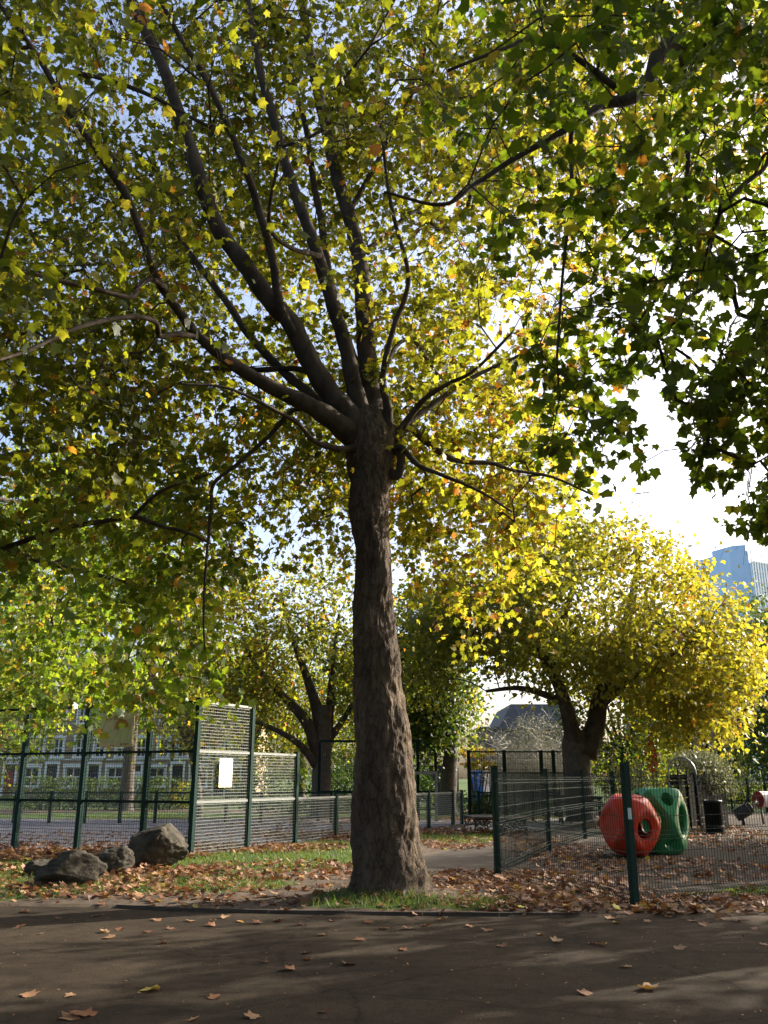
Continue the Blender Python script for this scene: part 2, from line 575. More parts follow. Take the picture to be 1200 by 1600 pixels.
UW = Vector((.4602, .8878))               # court fence, side that runs away to the right
WW = Vector((-.8970, .4423))              # court fence, end that runs away to the left
C0 = Vector((-3.86, 18.69))
COURT = [tuple(C0), tuple(C0 + UW * 14.4), tuple(C0 + UW * 14.4 + Vector((1.0, .8))), (-1.0, 34.5), (-16, 35), tuple(C0 + WW * 14)]
SIDE = [G(*p) for p in [(640, 1362), (772, 1362), (858, 1333), (914, 1313), (1010, 1292), (1010, 1281), (930, 1281), (830, 1300), (765, 1318), (667, 1337), (640, 1346)]]
SLAB = [G(*p) for p in [(683, 1302), (765, 1304), (840, 1299), (930, 1281), (1000, 1281), (1000, 1274), (860, 1279), (735, 1291)]]
PLAY = [(1.97, 15.2), (3.35, 12.3), (5.3, 13.4), (16, 19.4), (16, 36), (10.5, 36), (7.4, 29), (5.35, 23.9), (3.7, 20.0)]


def gblobs(l):
    r = []
    for cx, cy, hx, hy, a in l:
        x0, y0 = G(cx, cy)
        xa, _ = G(cx - hx, cy); xb, _ = G(cx + hx, cy)
        _, ya = G(cx, cy + hy); _, yb = G(cx, cy - hy)
        r.append((x0, y0, (xb - xa) / 2, (yb - ya) / 2, a))
    return r


GRASS = gblobs([(60, 1362, 120, 24, .9), (-150, 1370, 200, 26, .8), (400, 1344, 170, 18, 1), (260, 1383, 190, 14, .95), (20, 1395, 120, 14, .8), (490, 1322, 70, 8, 1), (500, 1330, 60, 9, .9),
                (718, 1308, 60, 9, 1), (650, 1417, 170, 8, .85), (560, 1412, 80, 12, .7), (1110, 1392, 110, 9, 1), (1290, 1385, 120, 12, 1), (1130, 1326, 80, 8, .9),
                (140, 1278, 260, 10, 1), (1180, 1258, 130, 14, 1.3), (870, 1276, 70, 4, 1.1), (1000, 1372, 60, 6, .35), (820, 1386, 60, 7, .3), (640, 1272, 200, 6, 1)])
LITTER = gblobs([(100, 1340, 200, 8, 2.2), (400, 1328, 140, 6, 1.6), (250, 1372, 100, 14, 1.6), (180, 1392, 240, 16, .9), (420, 1362, 150, 16, .9), (520, 1308, 120, 5, 2.0), (330, 1402, 200, 14, .55),
                 (830, 1384, 160, 20, 1.6), (740, 1372, 70, 9, 1.2), (900, 1345, 80, 18, .5), (1000, 1418, 260, 13, 2.0), (1220, 1414, 120, 12, 2.4), (1080, 1360, 170, 20, .35), (700, 1302, 120, 3, 1.8),
                 (720, 1318, 60, 10, .45), (650, 1405, 120, 16, .4), (640, 1405, 420, 26, .25), (150, 1315, 260, 16, .16), (480, 1295, 160, 20, .2), (100, 1325, 260, 8, .5), (1100, 1300, 140, 25, .3), (840, 1320, 80, 14, .35),
                 (-120, 1380, 130, 28, 1.2), (760, 1275, 80, 8, .6)])


def dens(x, y, blobs):
    r = np.zeros(np.shape(x))
    for cx, cy, ax, ay, a in blobs:
        q = ((x - cx) / ax) ** 2 + ((y - cy) / ay) ** 2
        r = np.maximum(r, a * np.clip(1.6 * (1 - q * .62), 0, 1))
    return r


def flat_zone(x, y):
    return (y < edge_y(x)) | inpoly(x, y, COURT) | inpoly(x, y, SIDE) | inpoly(x, y, PLAY) | inpoly(x, y, SLAB)


def gz(x, y):
    """height of the loose ground"""
    x = np.asarray(x, float); y = np.asarray(y, float)
    p = np.c_[x.ravel(), y.ravel()]
    h = .015 + .05 * (fbm(p, .7, 3, 3) - .5) + .035 * (vnoise(p, 3.1, 9) - .5)
    h = h.reshape(x.shape)
    d = np.hypot(x - .05, y - 12.5)
    return h + .10 * np.exp(-(d / .9) ** 2)


def axis(a, b, lo, hi, step, grow=1.25):
    c = list(np.arange(lo, hi + 1e-6, step))
    s = step
    while c[0] > a:
        s *= grow; c.insert(0, max(a, c[0] - s))
    s = step
    while c[-1] < b:
        s *= grow; c.append(min(b, c[-1] + s))
    return np.array(c)


gx, gy = axis(-500, 500, -13, 15, .14), axis(-60, 900, 9.8, 29, .14)
X, Y = np.meshgrid(gx, gy)
Z = gz(X, Y)
fl = flat_zone(X, Y)
Z = np.where(fl, -.06, Z)
Z = np.where((Y > 40) | (np.abs(X) > 40), -.02, Z)
nx, ny = len(gx), len(gy)
idx = np.arange(nx * ny).reshape(ny, nx)
faces = np.c_[idx[:-1, :-1].ravel(), idx[:-1, 1:].ravel(), idx[1:, 1:].ravel(), idx[1:, :-1].ravel()]
me = np_mesh('ground', np.c_[X.ravel(), Y.ravel(), Z.ravel()], faces, M['ground'], smooth=True)
gr = dens(X, Y, GRASS) * (.55 + .9 * fbm(np.c_[X.ravel(), Y.ravel()], 1.1, 21, 4).reshape(X.shape))
gr = np.where((Y > 46) | (np.abs(X) > 30), .8, gr)
at = me.attributes.new('grass', 'FLOAT', 'POINT')
at.data.foreach_set('value', gr.ravel().astype(np.float32))
tag(link('ground', me), kind='structure')


def sheet(name, poly, z, mat, thick=.08):
    mb = MB(); mb.prism(poly, z - thick, z)
    return tag(mb.build(name, mat), kind='structure')


sheet('asphalt_path', [(-70, -40), (70, -40)] + [(x, y) for x, y in EDGE[::-1]], 0, M['asphalt'])
sheet('court_surface', COURT, .02, M['court'])
sheet('side_path', SIDE, .016, M['side_asphalt'])
sheet('sunlit_path_strip', SLAB, .024, M['slab'])
sheet('playground_surface', PLAY, .012, M['play'])

# timber edging along the path: boards end to end
root = thing('path_edging', 'thin dark timber edging board set between the asphalt path and the verge', 'edging', (0, 9.6, 0))
pts = [G(px, py - 1) for px, py in [(182, 1419.5), (300, 1425), (420, 1428), (540, 1430), (660, 1431.4), (780, 1432.3), (905, 1433.2)]]
for (x0, y0), (x1, y1) in zip(pts[:-1], pts[1:]):
    mb = MB()
    a, b_ = Vector((x0, y0 - 9.6, -.004)), Vector((x1, y1 - 9.6, -.004 + rnd.uniform(-.004, .004)))
    g = (b_ - a).normalized() * .004
    mb.bar(a + g, b_ - g, .03, .085)
    mb.build('board', M['timber'], root)


# ------------------------------------------------------------------ leaves
def leaf_big():
    o = [(0, 0), (.22, -.05), (.52, .06), (.40, .29), (.60, .62), (.29, .63), (0, 1.0)]
    o = o + [(-x, y) for x, y in o[1:-1]][::-1]
    v = [(0, .32, .03)] + [(x, y, -.10 * (x * x + (y - .32) ** 2) * 2 + (.05 if i % 2 else 0)) for i, (x, y) in enumerate(o)]
    n = len(o)
    f = [(0, 1 + i, 1 + (i + 1) % n) for i in range(n)]
    return np.array(v, float) * [.95, .95, 1], np.array(f)


def leaf_fan():
    v, f = leaf_big()
    n = len(v) - 1
    return v[1:], np.array([(0, i, i + 1) for i in range(1, n - 1)])


def leaf_small():
    v = [(0, 0, 0), (.5, .25, -.06), (.27, .55, .03), (0, 1, -.08), (-.27, .55, .03), (-.5, .25, -.06)]
    return np.array(v, float), np.array([(0, 1, 2), (0, 2, 3), (0, 3, 4), (0, 4, 5)])


def leaf_quad():
    v = [(0, 0, 0), (.42, .5, -.05), (0, 1, 0), (-.42, .5, -.05)]
    return np.array(v, float), np.array([(0, 1, 2), (0, 2, 3)])


def norm(a):
    return a / np.maximum(np.linalg.norm(a, axis=1, keepdims=True), 1e-9)


def frames(tip, nrm):
    t = norm(tip)
    n_ = norm(nrm - t * np.sum(nrm * t, 1, keepdims=True))
    s = np.cross(t, n_)
    return np.stack([s, t, n_], axis=2)       # columns


def stamp(tmpl, pos, R, size, tint, curl=False):
    tv, tf = tmpl
    k3 = np.stack([rng.uniform(.8, 1.12, len(pos)), rng.uniform(.85, 1.1, len(pos)), rng.uniform(-1.2, 3.4, len(pos))], 1) if curl else np.ones((len(pos), 3))
    v = np.einsum('nij,nkj->nki', R, tv[None] * k3[:, None, :]) * size[:, None, None] + pos[:, None, :]
    f = tf[None] + (np.arange(len(pos)) * len(tv))[:, None, None]
    return v.reshape(-1, 3), f.reshape(-1, 3), np.repeat(tint, len(tv))


def leaf_cloud(name, pos, tip, nrm, size, tint, mat, parent, origin, big=False, parts=0):
    """joins leaves into one crown part; the `parts` nearest in view become leaf parts of their own"""
    R = frames(tip, nrm)
    origin = np.array(origin)
    vis = inframe(pos, 120)
    own = np.zeros(len(pos), bool)
    if parts:
        x, y, d = proj(pos)
        ap = size * F / np.maximum(d, .1)
        ok = (d > .3) & (x > 5) & (x < 1195) & (y > 5) & (y < 1595)
        order = np.argsort(-np.where(ok, ap, 0))[:parts]
        own[order] = True
        tv, tf = leaf_big()
        var = [np_mesh('leaf', tv * [1, 1, k], tf, mat, np.full(len(tv), t)) for t, k in
               [(.1, 1), (.25, 1.6), (.38, .6), (.5, 1.3), (.62, -1), (.75, 1.5), (.88, .8), (.97, 2)]]
        tvals = np.array([.1, .25, .38, .5, .62, .75, .88, .97])
        for i in order:
            o = link('leaf', var[int(np.argmin(np.abs(tvals - tint[i])))], parent)
            m4 = Matrix([list(R[i][r] * size[i]) + [pos[i][r] - origin[r]] for r in range(3)] + [[0, 0, 0, 1]])
            o.matrix_local = m4
    V, Fc, T = [], [], []
    off = 0
    hid = ~vis & ~own
    kp = rng.uniform(0, 1, len(pos)) < .4
    own |= hid & ~kp
    size = np.where(hid, size * 1.6, size)
    far = not big and np.median(pos[:, 1]) > 43
    for msk, tm in ((vis & ~own, leaf_fan() if big else leaf_quad() if far else leaf_small()), (~vis & ~own, leaf_quad())):
        if msk.any():
            v, f, t = stamp(tm, pos[msk], R[msk], size[msk], tint[msk], True)
            V.append(v); Fc.append(f + off); T.append(t); off += len(v)
    o = link('crown', np_mesh('crown', np.concatenate(V) - origin, np.concatenate(Fc), mat, np.concatenate(T)), parent)
    o['kind'] = 'stuff'
    return o


# ------------------------------------------------------------------ trees
def catmull(pts, k=5):
    pts = [Vector(p) for p in pts]
    if len(pts) < 3:
        return pts
    ext = [pts[0] * 2 - pts[1]] + pts + [pts[-1] * 2 - pts[-2]]
    out = []
    for i in range(1, len(ext) - 2):
        a, b_, c_, d = ext[i - 1:i + 3]
        for j in range(k):
            t = j / k
            out.append(.5 * ((2 * b_) + (c_ - a) * t + (2 * a - 5 * b_ + 4 * c_ - d) * t * t + (3 * b_ - a - 3 * c_ + d) * t ** 3))
    out.append(pts[-1])
    return out


def rspline(rad, k=5):
    out = []
    for i in range(len(rad) - 1):
        for j in range(k):
            out.append(rad[i] + (rad[i + 1] - rad[i]) * j / k)
    return out + [rad[-1]]


def px_limb(spec, Y0, Y1):
    """[(px,py,width px)] with distance running from Y0 to Y1 -> smooth points and radii in metres"""
    n_ = len(spec)
    pts, rad = [], []
    for i, (x, y, w) in enumerate(spec):
        Yd = Y0 + (Y1 - Y0) * i / max(n_ - 1, 1)
        pts.append(P(x, y, Yd)); rad.append(max(.008, w * .88 / 2 * pxsize(x, y, Yd)))
    return catmull(pts), rspline(rad)


def grow(nodes, attr, r0=.007, wob=.10, sag=.12, pw=.47, seg=.45, detour=.25):
    """grows branches from skeleton nodes to every attractor; returns list of (points, radii) and the tip directions"""
    pos = np.array(nodes, float)
    pl = np.zeros(len(pos))
    par = [-1] * len(pos)
    nb = len(pos)
    attr = np.array(attr, float)
    A = len(attr)
    best = np.full(A, 1e9); bi = np.zeros(A, int)
    for i in range(0, len(pos), 200):
        d = np.linalg.norm(attr[:, None] - pos[None, i:i + 200], axis=2)
        j = d.argmin(1); dv = d[np.arange(A), j]
        u = dv < best
        best[u] = dv[u]; bi[u] = j[u] + i
    alive = np.ones(A, bool)
    P_ = [p for p in pos]; L = list(pl)
    paths, ends = [], [None] * A
    for _ in range(A):
        k = int(np.argmin(np.where(alive, best, 1e9)))
        alive[k] = False
        s = bi[k]; a = P_[s]; b_ = attr[k]
        d = np.linalg.norm(b_ - a)
        n_ = max(2, int(d / seg))
        w = rng.normal(0, wob * d, 3)
        ids = []
        for j in range(1, n_ + 1):
            t = j / n_
            q = a + (b_ - a) * t + w * math.sin(math.pi * t) + np.array([0, 0, sag * d * math.sin(math.pi * t)])
            if j < n_:
                q = q + rng.normal(0, .02 * min(d, 1.5), 3)
            P_.append(q); par.append(s if j == 1 else len(P_) - 2); L.append(L[s] + d * t)
            ids.append(len(P_) - 1)
        paths.append((s, ids)); ends[k] = (np.array(P_[ids[-1]]) - np.array(P_[ids[-2]] if len(ids) > 1 else a))
        new = np.array([P_[i] for i in ids]); nl = np.array([L[i] for i in ids])
        dd = np.linalg.norm(attr[:, None] - new[None], axis=2) + detour * nl[None]
        j = dd.argmin(1); dv = dd[np.arange(A), j]
        u = dv < best
        best[u] = dv[u]; bi[u] = np.array(ids)[j[u]]
    cnt = np.zeros(len(P_))
    kids = np.zeros(len(P_), int)
    for i in range(nb, len(P_)):
        if par[i] >= 0: kids[par[i]] += 1
    for i in range(len(P_) - 1, nb - 1, -1):
        if kids[i] == 0: cnt[i] = 1
        if par[i] >= 0: cnt[par[i]] += cnt[i]
    out = []
    for s, ids in paths:
        r = [r0 * cnt[i] ** pw for i in ids]
        out.append(([P_[s]] + [P_[i] for i in ids], [r[0]] + r))
    return out, np.array(ends)


def twig_tubes(p0, p1, p2, r):
    """three-sided twigs, vectorised"""
    n_ = len(p0)
    d = norm(p2 - p0)
    ref = norm(np.cross(d, np.array([.3, .2, .93]) + rng.normal(0, .1, (n_, 3))))
    bi = np.cross(d, ref)
    V = []
    for p, rr in ((p0, r), (p1, r * .75), (p2, r * .4)):
        for k in range(3):
            a = 2 * math.pi * k / 3
            V.append(p + (ref * math.cos(a) + bi * math.sin(a)) * rr)
    V = np.stack(V, 1)
    f = []
    for i in range(2):
        for k in range(3):
            a, b_ = i * 3 + k, i * 3 + (k + 1) % 3
            f.append((a, b_, b_ + 3, a + 3))
    Fc = np.array(f)[None] + (np.arange(n_) * 9)[:, None, None]
    return V.reshape(-1, 3), Fc.reshape(-1, 4)


def leafy(attr, ends, ntw, nlf, tlen, lsize, tmean, tsd, droop=.5, jit=.06, out=.6):
    """twigs from every branch tip, leaves along each twig"""
    A = len(attr)
    base = np.repeat(attr, ntw, 0)
    e = np.repeat(norm(ends), ntw, 0)
    n_ = len(base)
    d = rng.normal(0, 1, (n_, 3)); d[:, 2] *= .55
    d = norm(d) + e * out
    d = norm(d)
    L = tlen * rng.uniform(.55, 1.3, n_)[:, None]
    p1 = base + d * L * .5
    p2 = base + d * L + np.array([0, 0, -1]) * L * droop * rng.uniform(.3, 1.2, n_)[:, None]
    k = np.tile(np.linspace(.15, 1.0, nlf), n_)
    ti = np.repeat(np.arange(n_), nlf)
    k = np.clip(k + rng.normal(0, .06, len(k)), .05, 1.05)[:, None]
    q = (1 - k) ** 2 * base[ti] + 2 * k * (1 - k) * p1[ti] + k * k * p2[ti]
    q = q + rng.normal(0, jit, q.shape)
    tip = d[ti] * .5 + rng.normal(0, .55, q.shape) + np.array([0, 0, -.5 - .3 * droop])
    nr = np.array([0, 0, 1.0]) + rng.normal(0, .55, q.shape)
    sz = lsize * rng.uniform(.6, 1.25, len(q))
    clump = np.repeat(rng.normal(0, tsd * .6, A), ntw * nlf)
    tint = np.clip((np.repeat(tmean, ntw * nlf) if hasattr(tmean, '__len__') else tmean) + clump + rng.normal(0, tsd, len(q)), 0, 1)
    tint = np.where(rng.uniform(0, 1, len(q)) < .028, rng.uniform(.85, 1, len(q)), tint)
    return (base, p1, p2), (q, tip, nr, sz, tint)


def ellip(n_, c, r, shell=.35):
    d = norm(rng.normal(0, 1, (n_, 3)))
    t = rng.uniform(shell, 1, (n_, 1)) ** .6
    return np.array(c) + d * t * np.array(r)


def add_branches(paths, root, origin, mat, split=.0):
    """branches thick enough to single out become parts; the thin rest is one part"""
    thin = MB()
    o = Vector(origin)
    for pts, rad in paths:
        thin.tube([Vector(p) - o for p in pts], rad, 4 if rad[0] < .03 else 6, cap=False)
    ob = thin.build('twigs', mat, root, smooth=True)
    ob['kind'] = 'stuff'


def add_twigs(tw, root, origin, r, mat):
    k = inframe(tw[0], 100)
    tw = [a[k] for a in tw]
    v, f = twig_tubes(*tw, r)
    o = link('leaf_stalks', np_mesh('leaf_stalks', v - np.array(origin), f, mat), root)
    o['kind'] = 'stuff'


def trunk_mesh(pts, rad, nseg, amp, seed, flare=None, scale=2.2):
    """tapering trunk with lumpy bark; pts/rad already dense"""
    n_ = nseg
    V = []
    for i, p in enumerate(pts):
        t = (pts[min(i + 1, len(pts) - 1)] - pts[max(i - 1, 0)]).normalized()
        ref = Vector((1, 0, 0)); ref = (ref - t * ref.dot(t)).normalized(); bi = t.cross(ref)
        for k in range(n_):
            a = 2 * math.pi * k / n_
            r = rad[i]
            if flare:
                r *= 1 + flare(i / (len(pts) - 1), a)
            V.append(p + (ref * math.cos(a) + bi * math.sin(a)) * r)
    V = np.array([tuple(q) for q in V])
    c = np.repeat(np.array([tuple(p) for p in pts]), n_, 0)
    dirn = norm(V - c)
    s = np.array([1, 1, .6])
    h = (fbm(V * s, scale, seed, 5) - .5) * 1.0 + .6 * (fbm(V * np.array([1, 1, .4]), scale * 5, seed + 7, 3) - .5) + .25 * (fbm(V * np.array([1, 1, .5]), scale * 14, seed + 9, 2) - .5)
    V = V + dirn * (h * amp)[:, None]
    m_ = len(pts)
    idx = np.arange(m_ * n_).reshape(m_, n_)
    f = np.stack([idx[:-1], np.roll(idx[:-1], -1, 1), np.roll(idx[1:], -1, 1), idx[1:]], 2).reshape(-1, 4)
    return V, f


# --- the big plane tree in the middle
TY0 = 12.5
prof = [(1432, 534, 688), (1412, 536, 685), (1398, 539, 680), (1385, 543, 673), (1370, 547, 667), (1350, 550, 660), (1340, 549, 658), (1300, 549, 655), (1250, 550, 650), (1200, 552, 644), (1170, 554, 642), (1150, 555, 641), (1110, 552, 634),
        (1060, 553, 626), (1010, 552, 620), (960, 552, 615), (900, 553, 613), (850, 551, 608), (800, 546, 608), (775, 547, 609), (755, 550, 611), (735, 545, 614), (715, 541, 616), (695, 541, 620), (675, 545, 622), (655, 552, 618), (640, 565, 610)]
tp, tr = [], []
for y, l, r in prof:
    cx = (l + r) / 2
    tp.append(P(cx, y, TY0)); tr.append((r - l) / 2 * pxsize(cx, y, TY0))
tp = catmull(tp, 12); tr = rspline(tr, 12)
ORG = (0.05, TY0, 0)
main = thing('plane_tree', 'large plane tree with thick bare trunk standing at the path edge in the centre', 'tree', ORG)


def butt(t, a):
    k = math.exp(-t * 14)
    return k * (.09 * math.cos(5 * a + .6) + .05 * math.cos(3 * a + 2)) + .05 * math.exp(-((t - .36) / .05) ** 2) * math.cos(a)


v, f = trunk_mesh(tp, tr, 160, .135, 5, butt)
link('trunk', np_mesh('trunk', v - np.array(ORG), f, M['bark'], smooth=True), main)

LIMBS = [
    ([(566, 700, 46), (535, 668, 42), (490, 637, 32), (430, 608, 26), (370, 573, 22), (310, 525, 18), (275, 480, 16), (248, 440, 15), (232, 398, 14), (200, 310, 13), (160, 245, 12), (110, 178, 11), (60, 90, 10), (0, 8, 8), (-60, -80, 6)], 10.6, 7.6),
    ([(570, 700, 60), (548, 655, 50), (518, 618, 40), (482, 560, 36), (455, 505, 34), (420, 468, 32), (380, 410, 30), (340, 355, 28), (310, 270, 26), (283, 190, 24), (255, 105, 20), (203, 0, 16), (150, -120, 12)], 10.6, 9.4),
    ([(500, 590, 20), (478, 545, 18), (440, 485, 16), (425, 400, 15), (400, 312, 14), (383, 262, 13), (358, 200, 12), (320, 120, 11), (280, 55, 9), (245, -10, 8)], 10.5, 8.4),
    ([(505, 640, 24), (478, 610, 18), (440, 578, 16), (388, 522, 14), (360, 480, 13), (322, 430, 12), (296, 395, 10), (250, 330, 8), (190, 290, 6)], 10.6, 12.6),
    ([(580, 700, 50), (566, 650, 36), (552, 600, 30), (540, 540, 26), (520, 478, 24), (497, 400, 22), (470, 325, 20), (447, 258, 18), (430, 195, 16), (405, 105, 14), (385, -5, 11), (365, -120, 8)], 10.6, 10.2),
    ([(592, 700, 56), (585, 650, 46), (578, 600, 40), (572, 540, 34), (568, 470, 31), (560, 400, 28), (546, 338, 25), (525, 270, 22), (507, 190, 20), (490, 110, 18), (472, 0, 14), (460, -120, 10)], 10.65, 12.2),
    ([(575, 640, 22), (560, 585, 18), (532, 500, 16), (512, 420, 15), (503, 350, 13), (490, 285, 12), (478, 200, 10), (455, 120, 8), (420, 40, 6)], 10.7, 13.2),
    ([(612, 690, 20), (636, 662, 14), (665, 640, 12), (700, 615, 10), (742, 588, 8), (802, 560, 6), (860, 530, 4)], 10.6, 11.4),
    ([(612, 690, 18), (640, 652, 12), (665, 622, 10), (700, 600, 8), (742, 578, 6), (800, 520, 5)], 10.6, 10.0),
    ([(612, 685, 24), (640, 668, 15), (665, 690, 12), (700, 715, 10), (730, 722, 9), (770, 724, 8), (802, 735, 6), (862, 745, 5), (930, 775, 4)], 10.6, 12.0),
    ([(612, 705, 18), (628, 700, 12), (652, 726, 9), (690, 742, 7), (750, 768, 5), (800, 800, 4)], 10.6, 9.6),
    ([(610, 740, 22), (622, 742, 16), (627, 718, 16), (622, 700, 18)], 10.55, 10.5),
    ([(600, 690, 30), (606, 640, 16), (598, 590, 12), (615, 512, 10), (634, 462, 9), (637, 420, 8), (618, 350, 7), (606, 290, 6), (598, 225, 5)], 10.5, 9.7),
    ([(595, 590, 12), (620, 540, 8), (645, 532, 7), (668, 562, 7), (690, 590, 6), (740, 620, 4)], 10.7, 13),
    ([(560, 700, 20), (532, 702, 12), (492, 690, 10), (465, 661, 9), (430, 641, 7), (390, 620, 6), (345, 604, 5), (280, 600, 4)], 10.5, 8.6),
    ([(545, 690, 14), (470, 638, 9), (420, 682, 8), (370, 726, 7), (334, 756, 7), (330, 800, 6), (322, 880, 5), (318, 960, 4), (320, 1015, 3)], 10.5, 10.0),
    ([(490, 585, 14), (460, 576, 10), (400, 578, 10), (350, 575, 9), (290, 575, 8), (215, 557, 6), (140, 550, 4)], 10.6, 12.5),
    ([(315, 528, 12), (278, 522, 10), (250, 525, 10), (243, 503, 9), (200, 495, 9), (120, 512, 8), (50, 545, 7), (-10, 565, 5)], 9.6, 7.0),
    ([(258, 450, 12), (236, 436, 10), (215, 448, 10), (206, 464, 9), (150, 452, 9), (60, 430, 8), (0, 408, 6), (-70, 390, 4)], 9.2, 6.6),
    ([(205, 320, 9), (150, 235, 9), (90, 120, 8), (200, 135, 8), (330, 200, 6)], 9.0, 7.2),
    ([(500, 400, 10), (450, 385, 8), (420, 345, 7), (440, 230, 5)], 10.3, 8.4),
    ([(560, 400, 12), (600, 370, 8), (650, 330, 7), (690, 360, 6), (730, 330, 4)], 11.6, 13.4),
    ([(540, 340, 12), (580, 270, 9), (620, 190, 8), (660, 90, 7), (690, -20, 5)], 11.8, 12.8),
]
skel = []
for spec, y0, y1 in LIMBS:
    p_, r_ = px_limb(spec, y0 * 1.178, y1 * 1.178)
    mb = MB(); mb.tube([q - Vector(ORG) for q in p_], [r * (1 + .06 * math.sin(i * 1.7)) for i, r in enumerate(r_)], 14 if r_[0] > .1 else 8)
    mb.build('limb', M['bark_limb_shade'], main, smooth=True)
    skel += [tuple(q) for q in p_[6:]]


def keep(p, prob):
    return p[rng.uniform(0, 1, len(p)) < prob]


# crown volume: where its branch tips end
A_ = np.concatenate([ellip(800, (-3.2, 10.6, 9.4), (6.8, 5.6, 5.2), .3), ellip(330, (1.5, 13.4, 6.6), (3.6, 3.2, 3.0), .1), ellip(260, (-4.5, 8.5, 7.4), (4.5, 4.0, 3.2), .2),
                     ellip(60, (-2.5, 13.2, 6.2), (3.0, 2.0, 2.0), .1), ellip(300, (1.8, 12.5, 13.0), (6.5, 5.0, 3.6), .1), ellip(420, (4.5, 14, 16.0), (8, 5, 4.5), .1), ellip(230, (-3.6, 12.6, 11.0), (4.6, 2.6, 3.6), .05)])
A_ = (A_ - [0, 0, EYE]) * 1.178 + [0, 0, EYE]
x, y, d = proj(A_)
ok = (A_[:, 2] > 3.1) & (A_[:, 1] > 3.5)
front = (A_[:, 1] < 12.0)
ok &= ~(front & (x > 470) & (x < 720) & (y > 560))                       # nothing hangs in front of the bole
ok &= ~(front & (x > 330) & (x < 700) & (y > 250) & (rng.uniform(0, 1, len(x)) < .8))
ok &= ~((x > 480) & (x < 640) & (y > 900))
ok &= ~((x > 880) & (x < 1300) & (y > 480))
ok &= ~((y > 860) & (x > 380) & (x < 640))
A_ = A_[ok]
paths, ends = grow(skel, A_, .0065)
add_branches(paths, main, ORG, M['bark_limb_shade'])
tm = .34 + .22 / (1 + np.exp(-(A_[:, 0] * .9 + (A_[:, 1] - 12.5) * .35 - (A_[:, 2] - 8) * .35)))  # right and back turn yellower; shade on the left also put into tint
tw, lv = leafy(A_, ends, 8, 6, .74, .126, tm, .16)
add_twigs(tw, main, ORG, .0035, M['bark'])
q = lv[0]
x, y, d = proj(q)
ok = ~((x > 525) & (x < 690) & (y > 740) & (q[:, 1] < 12.8)) & (q[:, 2] > 2.2)
gap = fbm(q, .55, 51, 3)
ok &= gap > .36
fr = (q[:, 1] < 11.3) & (x > 150) & (x < 660) & (y < 730) & (d > 0)
ok &= ~(fr & (rng.uniform(0, 1, len(q)) < .62))
lv = [a[ok] for a in lv]
leaf_cloud('crown', *lv, M['leaf_main'], main, ORG, big=True, parts=300)
print('main leaves', len(lv[0]))


def big_tree(name, label, group, org, trunk, trunk_r, limbs, attr, ntw, nlf, tlen, lsize, tint, tsd, mat, bark, big, parts=0, r0=.0065, droop=.5, filt=None, limb_r=None, jit=.06, stalks=True):
    root = thing(name, label, 'tree', org, group=group)
    o = Vector(org)
    pts = catmull([Vector(p) for p in trunk], 6); rad = rspline(trunk_r, 6)
    v, f = trunk_mesh(pts, rad, 20, trunk_r[0] * .18, 3, lambda t, a: .22 * math.exp(-t * 16) * (1 + .5 * math.cos(4 * a)))
    link('trunk', np_mesh('trunk', v - np.array(org), f, bark, smooth=True), root)
    sk = [tuple(p) for p in pts[len(pts) // 2:]]
    for L in limbs:
        lp = catmull([Vector(p[:3]) for p in L], 5); lr = rspline([p[3] for p in L], 5)
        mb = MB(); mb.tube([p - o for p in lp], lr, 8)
        mb.build('limb', M['bark_limb_shade'], root, smooth=True)
        sk += [tuple(p) for p in lp[3:]]
    paths, ends = grow(sk, attr, r0)
    add_branches(paths, root, org, M['bark_limb_shade'])
    tw, lv = leafy(attr, ends, ntw, nlf, tlen, lsize, tint, tsd, droop, jit)
    if stalks:
        add_twigs(tw, root, org, .0035, bark)
    if not big and stalks is False and np.hypot(*org[:2]) > 30:
        k = fbm(lv[0], .38, 71, 3) > (.33 if lsize == .20 else .42)
        lv = [a[k] for a in lv]
    if filt is not None:
        k = filt(lv[0]); lv = [a[k] for a in lv]
    leaf_cloud('crown', *lv, mat, root, org, big=big, parts=parts)
    print(name, len(lv[0]))
    return root


def PL(l, Y0, Y1):
    r = []
    for i, (x, y, w) in enumerate(l):
        Yd = Y0 + (Y1 - Y0) * i / max(1, len(l) - 1)
        p = P(x, y, Yd)
        r.append((*p, max(.008, w / 2 * pxsize(x, y, Yd))))
    return r


